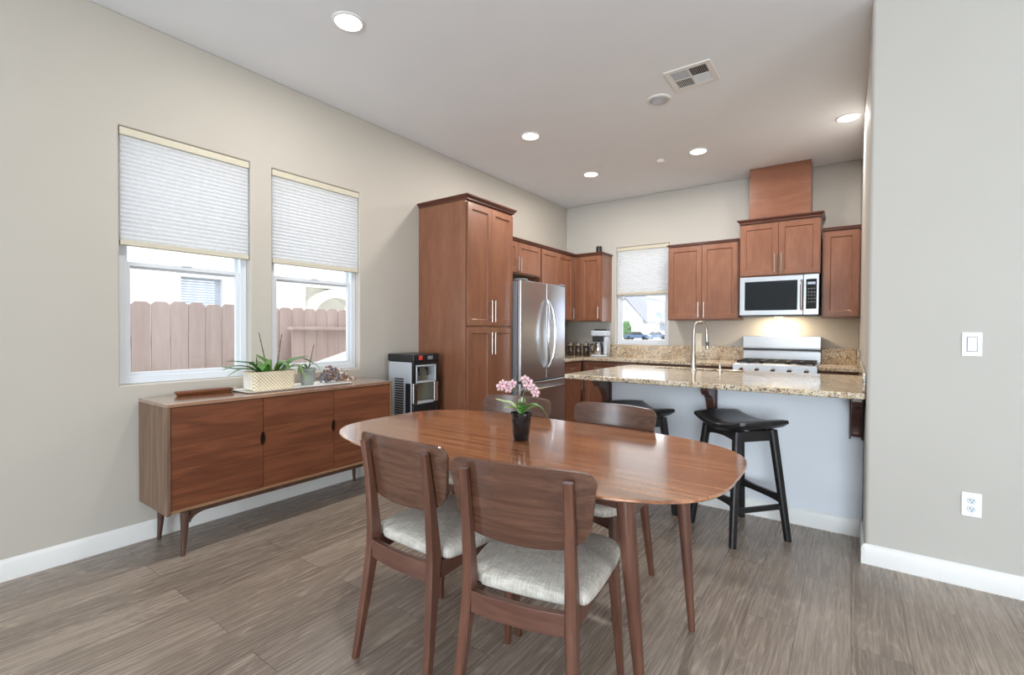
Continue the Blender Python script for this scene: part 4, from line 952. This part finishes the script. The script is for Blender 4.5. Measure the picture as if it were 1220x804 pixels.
# orchid on the table
t = thing('pink_orchid', 'small pink flowering orchid in a glossy black pot on the dining table', 'potted plant', (2.204, 1.745, TZ+.0008))
bm = B(); lathe(bm, [(.033,0),(.036,.004),(.049,.118),(.049,.122),(.044,.122),(.042,.105)], seg=32); obj('pot', bm, m_blackpot, t)
bm = B(); lathe(bm, [(.0415,.104),(.03,.110),(.006,.112)]); obj('soil', bm, m_soil, t)
for ang, L, h, dr, mt in ((35, .12, .03, -.05, 0), (200, .12, .05, .01, 1), (-60, .08, .04, .0, 0), (120, .09, .05, .01, 0), (10, .09, .045, -.01, 0), (235, .08, .03, 0, 1)):
    a = math.radians(ang); c, s = math.cos(a), math.sin(a); bm = B()
    leaf(bm, [(0,0,.112), (c*L*.35, s*L*.35, .118+h*.8), (c*L*.7, s*L*.7, .118+h), (c*L, s*L, .118+h+dr)], .018); obj('leaf', bm, m_leaf2 if mt else m_leaf, t)
def flower(p, st, size, face):
    f = Vector(face).normalized(); a = f.cross(Vector((0,0,1))).normalized(); b = a.cross(f); bm = B(); P = Vector(p)
    for k in range(5):
        an = PI/2+2*PI*k/5; d = a*math.cos(an)+b*math.sin(an); s = a*-math.sin(an)+b*math.cos(an); w = size*(.34 if k in (0,2,3) else .48)
        outl = [(0,.10),(.35,.6),(.62,1.0),(.85,.8),(1.0,.15)]; vs_ = []
        left = [P+d*size*u+s*w*v+f*(.004-.004*u) for u, v in outl]; right = [P+d*size*u-s*w*v+f*(.004-.004*u) for u, v in outl]
        mid = [P+d*size*u+f*.006 for u, v in outl]
        for L_ in ((left, mid), (mid, right)):
            va = [bm.verts.new(q) for q in L_[0]]; vb_ = [bm.verts.new(q) for q in L_[1]]
            for i in range(4): bm.faces.new([va[i], va[i+1], vb_[i+1], vb_[i]])
    o = obj('flower', bm, m_pink, st); md = o.modifiers.new('thick', 'SOLIDIFY'); md.thickness = .0012
    bm = B(); ball(bm, P+f*.008, size*.20, sub=1)
    o2 = obj('flower_lip', bm, m_magenta, o)
    return o
for base_, tip, fl in (((-.006,.0,.105), (-.058,-.036,.245), [(-.035,-.02,.250),(-.055,-.035,.243),(-.068,-.045,.250),(-.078,-.052,.236),(-.05,-.03,.228)]),
                       ((.010,.0,.105), (.045,.030,.262), [(.012,.012,.270),(.026,.02,.258),(.036,.026,.240),(.046,.032,.225),(.052,.038,.208),(.022,.014,.238)])):
    bm = B(); m_ = tuple((p+q)/2 for p, q in zip(base_, tip)); m_ = (base_[0]*.7+tip[0]*.15, base_[1]*.7+tip[1]*.15, .215)
    tube(bm, [base_, (base_[0], base_[1], .17), m_, tip], .0022, 6, 5); ball(bm, (base_[0]+.006, base_[1], .165), .006, sub=1)
    # short pedicels to each flower
    for f in fl: tube(bm, [m_, ((m_[0]+f[0])/2, (m_[1]+f[1])/2, (m_[2]+f[2])/2+.006), (f[0], f[1]+.002, f[2])], .0011, 5)
    st = obj('flower_stem', bm, m_stem, t)
    for i, f in enumerate(fl):
        fo = flower(f, t, .021, (.45+.25*math.sin(i*2.1), -.9, .1+.2*math.cos(i*1.7)))

# ------------------------------------------------------------------ bar stools
def make_stool(label):
    t = thing('bar_stool', label, 'stool', (0,0,0), 0, 'black bar stools at the counter')
    a, b = .235, .180; SZ = .703
    def zs(x, y): return SZ + .034*(abs(x)/a)**2 * (1 if True else 0) + .004*(1-(y/b)**2)
    NX, NY = 24, 14; topv = []; bm = B()
    def shape(u, v):  # square to rounded rectangle
        return (a*u*(1-.10*v*v), b*v*(1-.06*u*u))
    T = []; Bt = []
    for i in range(NX+1):
        rt_, rb_ = [], []
        for j in range(NY+1):
            u, v = -1+2*i/NX, -1+2*j/NY; x, y = shape(u, v); e = max(abs(u), abs(v)); ed = max(0, (e-.78)/.22)
            z = SZ + .040*u*u + .006*(1-v*v) - .014*ed**2
            rt_.append(bm.verts.new((x, y, z))); rb_.append(bm.verts.new((x*.93, y*.90, SZ+.040*u*u-.052)))
        T.append(rt_); Bt.append(rb_)
    Mid = {}
    for i in range(NX+1):
        for j in range(NY+1):
            if i in (0, NX) or j in (0, NY):
                p = T[i][j].co; Mid[i, j] = bm.verts.new((p.x*1.012, p.y*1.012, p.z-.018))
    for i in range(NX):
        for j in range(NY):
            bm.faces.new([T[i][j], T[i+1][j], T[i+1][j+1], T[i][j+1]]); bm.faces.new([Bt[i][j], Bt[i][j+1], Bt[i+1][j+1], Bt[i+1][j]])
    for i in range(NX):
        for j in (0, NY): bm.faces.new([T[i][j], T[i+1][j], Mid[i+1,j], Mid[i,j]]); bm.faces.new([Mid[i,j], Mid[i+1,j], Bt[i+1][j], Bt[i][j]])
    for j in range(NY):
        for i in (0, NX): bm.faces.new([T[i][j], T[i][j+1], Mid[i,j+1], Mid[i,j]]); bm.faces.new([Mid[i,j], Mid[i,j+1], Bt[i][j+1], Bt[i][j]])
    obj('seat', bm, m_leather, t, ang=50)
    for sx in (-1, 1):
        for sy in (-1, 1):
            bm = B(); stack(bm, [(sx*.193, sy*.195, 0, .0175, .0175), (sx*.165, sy*.160, .34, .0205, .0205), (sx*.138, sy*.126, .663, .022, .022)], 'rect'); obj('leg', bm, m_black, t)
    def pos(z, sx, sy): q = z/.655; return (sx*(.193-.055*q), sy*(.195-.069*q))
    for sy in (-1, 1):
        x, y = pos(.62, 1, sy); bm = B()
        rings(bm, [[Vector((xx, y+dy, z)) for dy, z in ((-.010, -.0+.600+.02*(1-(xx/x)**2)), (.010, .600+.02*(1-(xx/x)**2)), (.010, .649+.028*(xx/a)**2), (-.010, .649+.028*(xx/a)**2))] for xx in [(-x+.014)+(2*x-.028)*i/8 for i in range(9)]]); obj('seat_rail', bm, m_black, t)
    for sx in (-1, 1):
        x, y = pos(.62, sx, 1); bm = B()
        rings(bm, [[Vector((x+dx, yy, z)) for dx, z in ((-.010, .600), (.010, .600), (.010, .661), (-.010, .661))] for yy in (-y+.014, y-.014)]); obj('seat_rail', bm, m_black, t)
    for sy, z in ((-1, .25), (1, .25)):
        x, y = pos(z, 1, sy); bm = B()
        rings(bm, [[Vector((xx, y+dy, zz)) for dy, zz in ((-.010, z-.018-.012*(xx/x)**4), (.010, z-.018-.012*(xx/x)**4), (.010, z+.018+.012*(xx/x)**4), (-.010, z+.018+.012*(xx/x)**4))] for xx in [(-x+.013)+(2*x-.026)*i/8 for i in range(9)]]); obj('stretcher', bm, m_black, t)
    for sx, z in ((-1, .205), (1, .205)):
        x, y = pos(z, sx, 1); bm = B()
        rings(bm, [[Vector((x+dx, yy, zz)) for dx, zz in ((-.010, z-.014), (.010, z-.014), (.010, z+.014), (-.010, z+.014))] for yy in (-y+.013, y-.013)]); obj('stretcher', bm, m_black, t)
    return t
st = make_stool('black saddle-seat bar stool standing right of the dining table, in full view')
st.location = (2.838, 3.235, 0); st.rotation_euler.z = math.radians(-40)
dup(st, (2.17, 3.24, 0), math.radians(-40), 'black saddle-seat bar stool mostly hidden behind the dining table')

# ------------------------------------------------------------------ outside
GZ = -.25
bm = B(); box(bm, -60, -.17, -40, 200, GZ-.1, GZ); box(bm, -.17, 40, D+.17, 200, GZ-.1, GZ)
g = struct('ground_outside', bm, m_concrete)
t = thing('wooden_fence', 'weathered pinkish cedar board fence outside the left windows', 'fence', (-1.55, 0, GZ))
y = -.75
for i in range(36):
    w = .136; top = 1.745+random.uniform(-.006, .008); c = .026
    bm = B(); prism(bm, [(y, .03), (y+w, .03), (y+w, top-c), (y+w-c, top), (y+c, top), (y, top-c)], lambda a, b_: (-.009, a, b_), lambda a, b_: (.009, a, b_)); obj('board', bm, m_fence, t)
    y += w+.004+random.uniform(0, .003)
obj('rail', bxs((-.06, -.0095, -.75, y, .35, .44), (-.06, -.0095, -.75, y, 1.35, 1.44)), m_fence, t)
bm = B()
for k in range(4): box(bm, -.16, -.0605, -.7+1.6*k, -.61+1.6*k, 0, 1.6)
obj('post', bm, m_fence, t)
# lower fence with a cap in front, seen through the middle window
t = thing('low_fence', 'low capped wooden fence section in front of the taller boards outside the middle window', 'fence', (-1.40, 2.70, GZ))
for i in range(10):
    obj('board', bxs((-.009, .009, .002+.14*i, .138+.14*i, 0, 1.50)), m_fence, t)
obj('cap_rail', bxs((-.06, .06, -.02, 1.42, 1.501, 1.535)), m_fence, t, bevel=.004)
# neighbour's house
t = thing('neighbour_house', 'white stucco neighbouring house beyond the fence with a blinded window and an arch', 'house', (-4.5, 0, GZ))
AR = (4.70, 5.95)
bm = B(); NWIN = (2.76, 3.32, 1.35, 2.27)
pts = []
slab(bm, [-4, NWIN[0], NWIN[1], 3.36, 3.95, AR[0], AR[1], 9], [0, NWIN[2], NWIN[3], 5.4], lambda u, v: (NWIN[0] < u < NWIN[1] and NWIN[2] < v < NWIN[3]) or (AR[0] < u < AR[1] and v < NWIN[3]), lambda u, v, k: (0 if k == 0 else -.25, u, v))
obj('wall', bm, m_stucco, t)
bm = B(); cy_, cz_, ra = (AR[0]+AR[1])/2, 1.62, .49
rings(bm, [[Vector((x, cy_+r*math.cos(a), cz_+r*math.sin(a))) for x, r in ((.012, ra), (.012, ra+.16), (-.24, ra+.16), (-.24, ra))] for a in [PI*i/16 for i in range(17)]]); obj('arch', bm, m_stucco, t)
obj('porch_back', bxs((-1.3, -1.2, AR[0]-.4, AR[1]+.4, 0, 2.6)), m_stucco, t)
f = B(); slab(f, [NWIN[0]-.05, NWIN[0]+.001, NWIN[1]-.001, NWIN[1]+.05], [NWIN[2]-.05, NWIN[2]+.001, NWIN[3]-.001, NWIN[3]+.05], lambda u, v: NWIN[0] < u < NWIN[1] and NWIN[2] < v < NWIN[3], lambda u, v, k: (.03 if k == 0 else .001, u, v))
wf = obj('window_frame', f, m_vinyl, t)
bm = B()
for i in range(24): box(bm, -.06, -.045, NWIN[0]+.003, NWIN[1]-.003, NWIN[2]+.005+.038*i, NWIN[2]+.0375+.038*i)
obj('blind', bm, m_blind, wf)
bm = B(); frustum(bm, (-8, .6, -4.6, 9.6), 5.41, (-4.4, -3.6, -1, 6), 7.6); obj('roof', bm, m_roof, t)
obj('downspout', bxs((.001, .07, 3.99, 4.06, .02, 5.2)), m_vinyl, t)

t = thing('storage_bin', 'white slant-topped box low outside the middle window, in front of the fence', 'box', (-.7, 2.62, GZ))
bm = B(); prism(bm, [(0, 0), (.45, 0), (.45, 1.275), (0, 1.150)], lambda y, z: (-.22, y, z), lambda y, z: (.22, y, z)); obj('body', bm, m_white, t, bevel=.01)
bm = B(); prism(bm, [(-.01, 1.1485), (.46, 1.279), (.46, 1.295), (-.01, 1.165)], lambda y, z: (-.23, y, z), lambda y, z: (.23, y, z)); obj('lid', bm, m_vinyl, t, bevel=.006)
# houses across the way through the kitchen window (far, on a rise)
YH, YK = 95.0, 111.0
t = thing('gabled_house', 'white gabled house seen at the left through the kitchen window', 'house', (-34.7, YH, GZ))
bx = -34.7; gx0, gx1 = -39.7-bx, -31.5-bx; ztop, zev, gm = 8.33, 4.05, -35.35-bx
bm = B(); prism(bm, [(gx0, 0), (gx1, 0), (gx1, zev), (gm, ztop), (gx0, zev)], lambda x, z: (x, 0, z), lambda x, z: (x, 9, z)); obj('wall', bm, m_stucco, t)
bm = B()
for sg, xx in ((-1, gx0), (1, gx1)):
    prism(bm, [(gm, ztop+.02), (xx+sg*.7, zev-.7*(ztop-zev)/abs(xx-gm)+.02), (xx+sg*.7, zev-.7*(ztop-zev)/abs(xx-gm)+.35), (gm, ztop+.4)], lambda x, z: (x, -.35, z), lambda x, z: (x, 9.5, z))
obj('roof', bm, m_roof, t)
obj('window', bxs((-.71, -.01, -.06, -.005, 5.64, 6.74)), m_blind, t)
t = thing('hip_house', 'white house with grey roof and dark windows seen at the right through the kitchen window', 'house', (-34.9, YK, GZ))
bx = -34.9; hx0, hx1, ze, zr = -37.75-bx, -29.95-bx, 6.23, 8.63
bm = B(); box(bm, hx0, hx1, 0, 9, 0, ze); obj('wall', bm, m_stucco, t)
bm = B(); frustum(bm, (hx0-.5, hx1+.5, -.6, 9.6), ze+.01, ((hx0*.75+hx1*.25), (hx0*.3+hx1*.7), 4, 5), zr); obj('roof', bm, m_roof, t)
for x, z, w, h in ((-36.55, 4.86, 1.0, .9), (-35.1, 4.84, .5, .9), (-33.3, 5.2, 1.0, 1.2), (-31.7, 4.8, .6, 1.0), (-36.3, 2.84, .9, 1.0), (-34.5, 2.64, .8, 1.0), (-32.1, 2.44, 1.1, 1.2)):
    x -= bx; obj('window', bxs((x-w, x+w, -.10, -.01, z-h*.6, z+h*.6)), m_blind, t)
bm = B(); frustum(bm, (hx0+.3, hx1+.3, -2.4, -.12), 3.59, (hx0+.8, hx1, -.6, -.12), 4.05); obj('porch_roof', bm, m_roof, t)
bm = B(); ball(bm, (0, 0, 0), 1, .9, .9, 1.7, 3)
for v in bm.verts: v.co += v.normal*random.uniform(-.15, .2)
tr = obj('leafy_tree', bm, m_bush, flat=True); tag(tr, 'green rounded tree at the left edge of the kitchen window view', 'tree'); tr.location = (-30.25, 83, 1.45)
def far_car(label, x, y):
    t = thing('parked_car', label, 'car', (x, y, GZ))
    bm = B(); prism(bm, [(-2.2, .3), (2.2, .3), (2.25, .75), (2.0, .9), (-2.0, .92), (-2.25, .7)], lambda x, z: (x, -.85, z), lambda x, z: (x, .85, z)); obj('body', bm, m_carblue, t, bevel=.06)
    bm = B(); prism(bm, [(-1.4, .921), (1.3, .921), (.7, 1.42), (-.9, 1.42)], lambda x, z: (x, -.75, z), lambda x, z: (x, .75, z)); obj('cabin', bm, m_darkglass, t, bevel=.04)
    for x in (-1.35, 1.35):
        for yy in (-.8, .8):
            bm = B(); tube(bm, [(x, yy-.1, .33), (x, yy+.1, .33)], .33, 16); obj('wheel', bm, m_dark, t)
far_car('blue parked car at the left in the kitchen window view', -27.25, 81)
far_car('blue parked car at the right in the kitchen window view', -26.5, 89)
bm = B(); n = 40
rings(bm, [[Vector((-160+320*i/n, 190+20*k, GZ + (0 if k == 0 else (20+6*math.sin(i*.5)+4*math.sin(i*1.3+1))*(1 if k == 1 else .6)))) for i in range(n+1)] for k in range(3)], cap=False, closed=False)
struct('hills_outside', bm, m_hill)
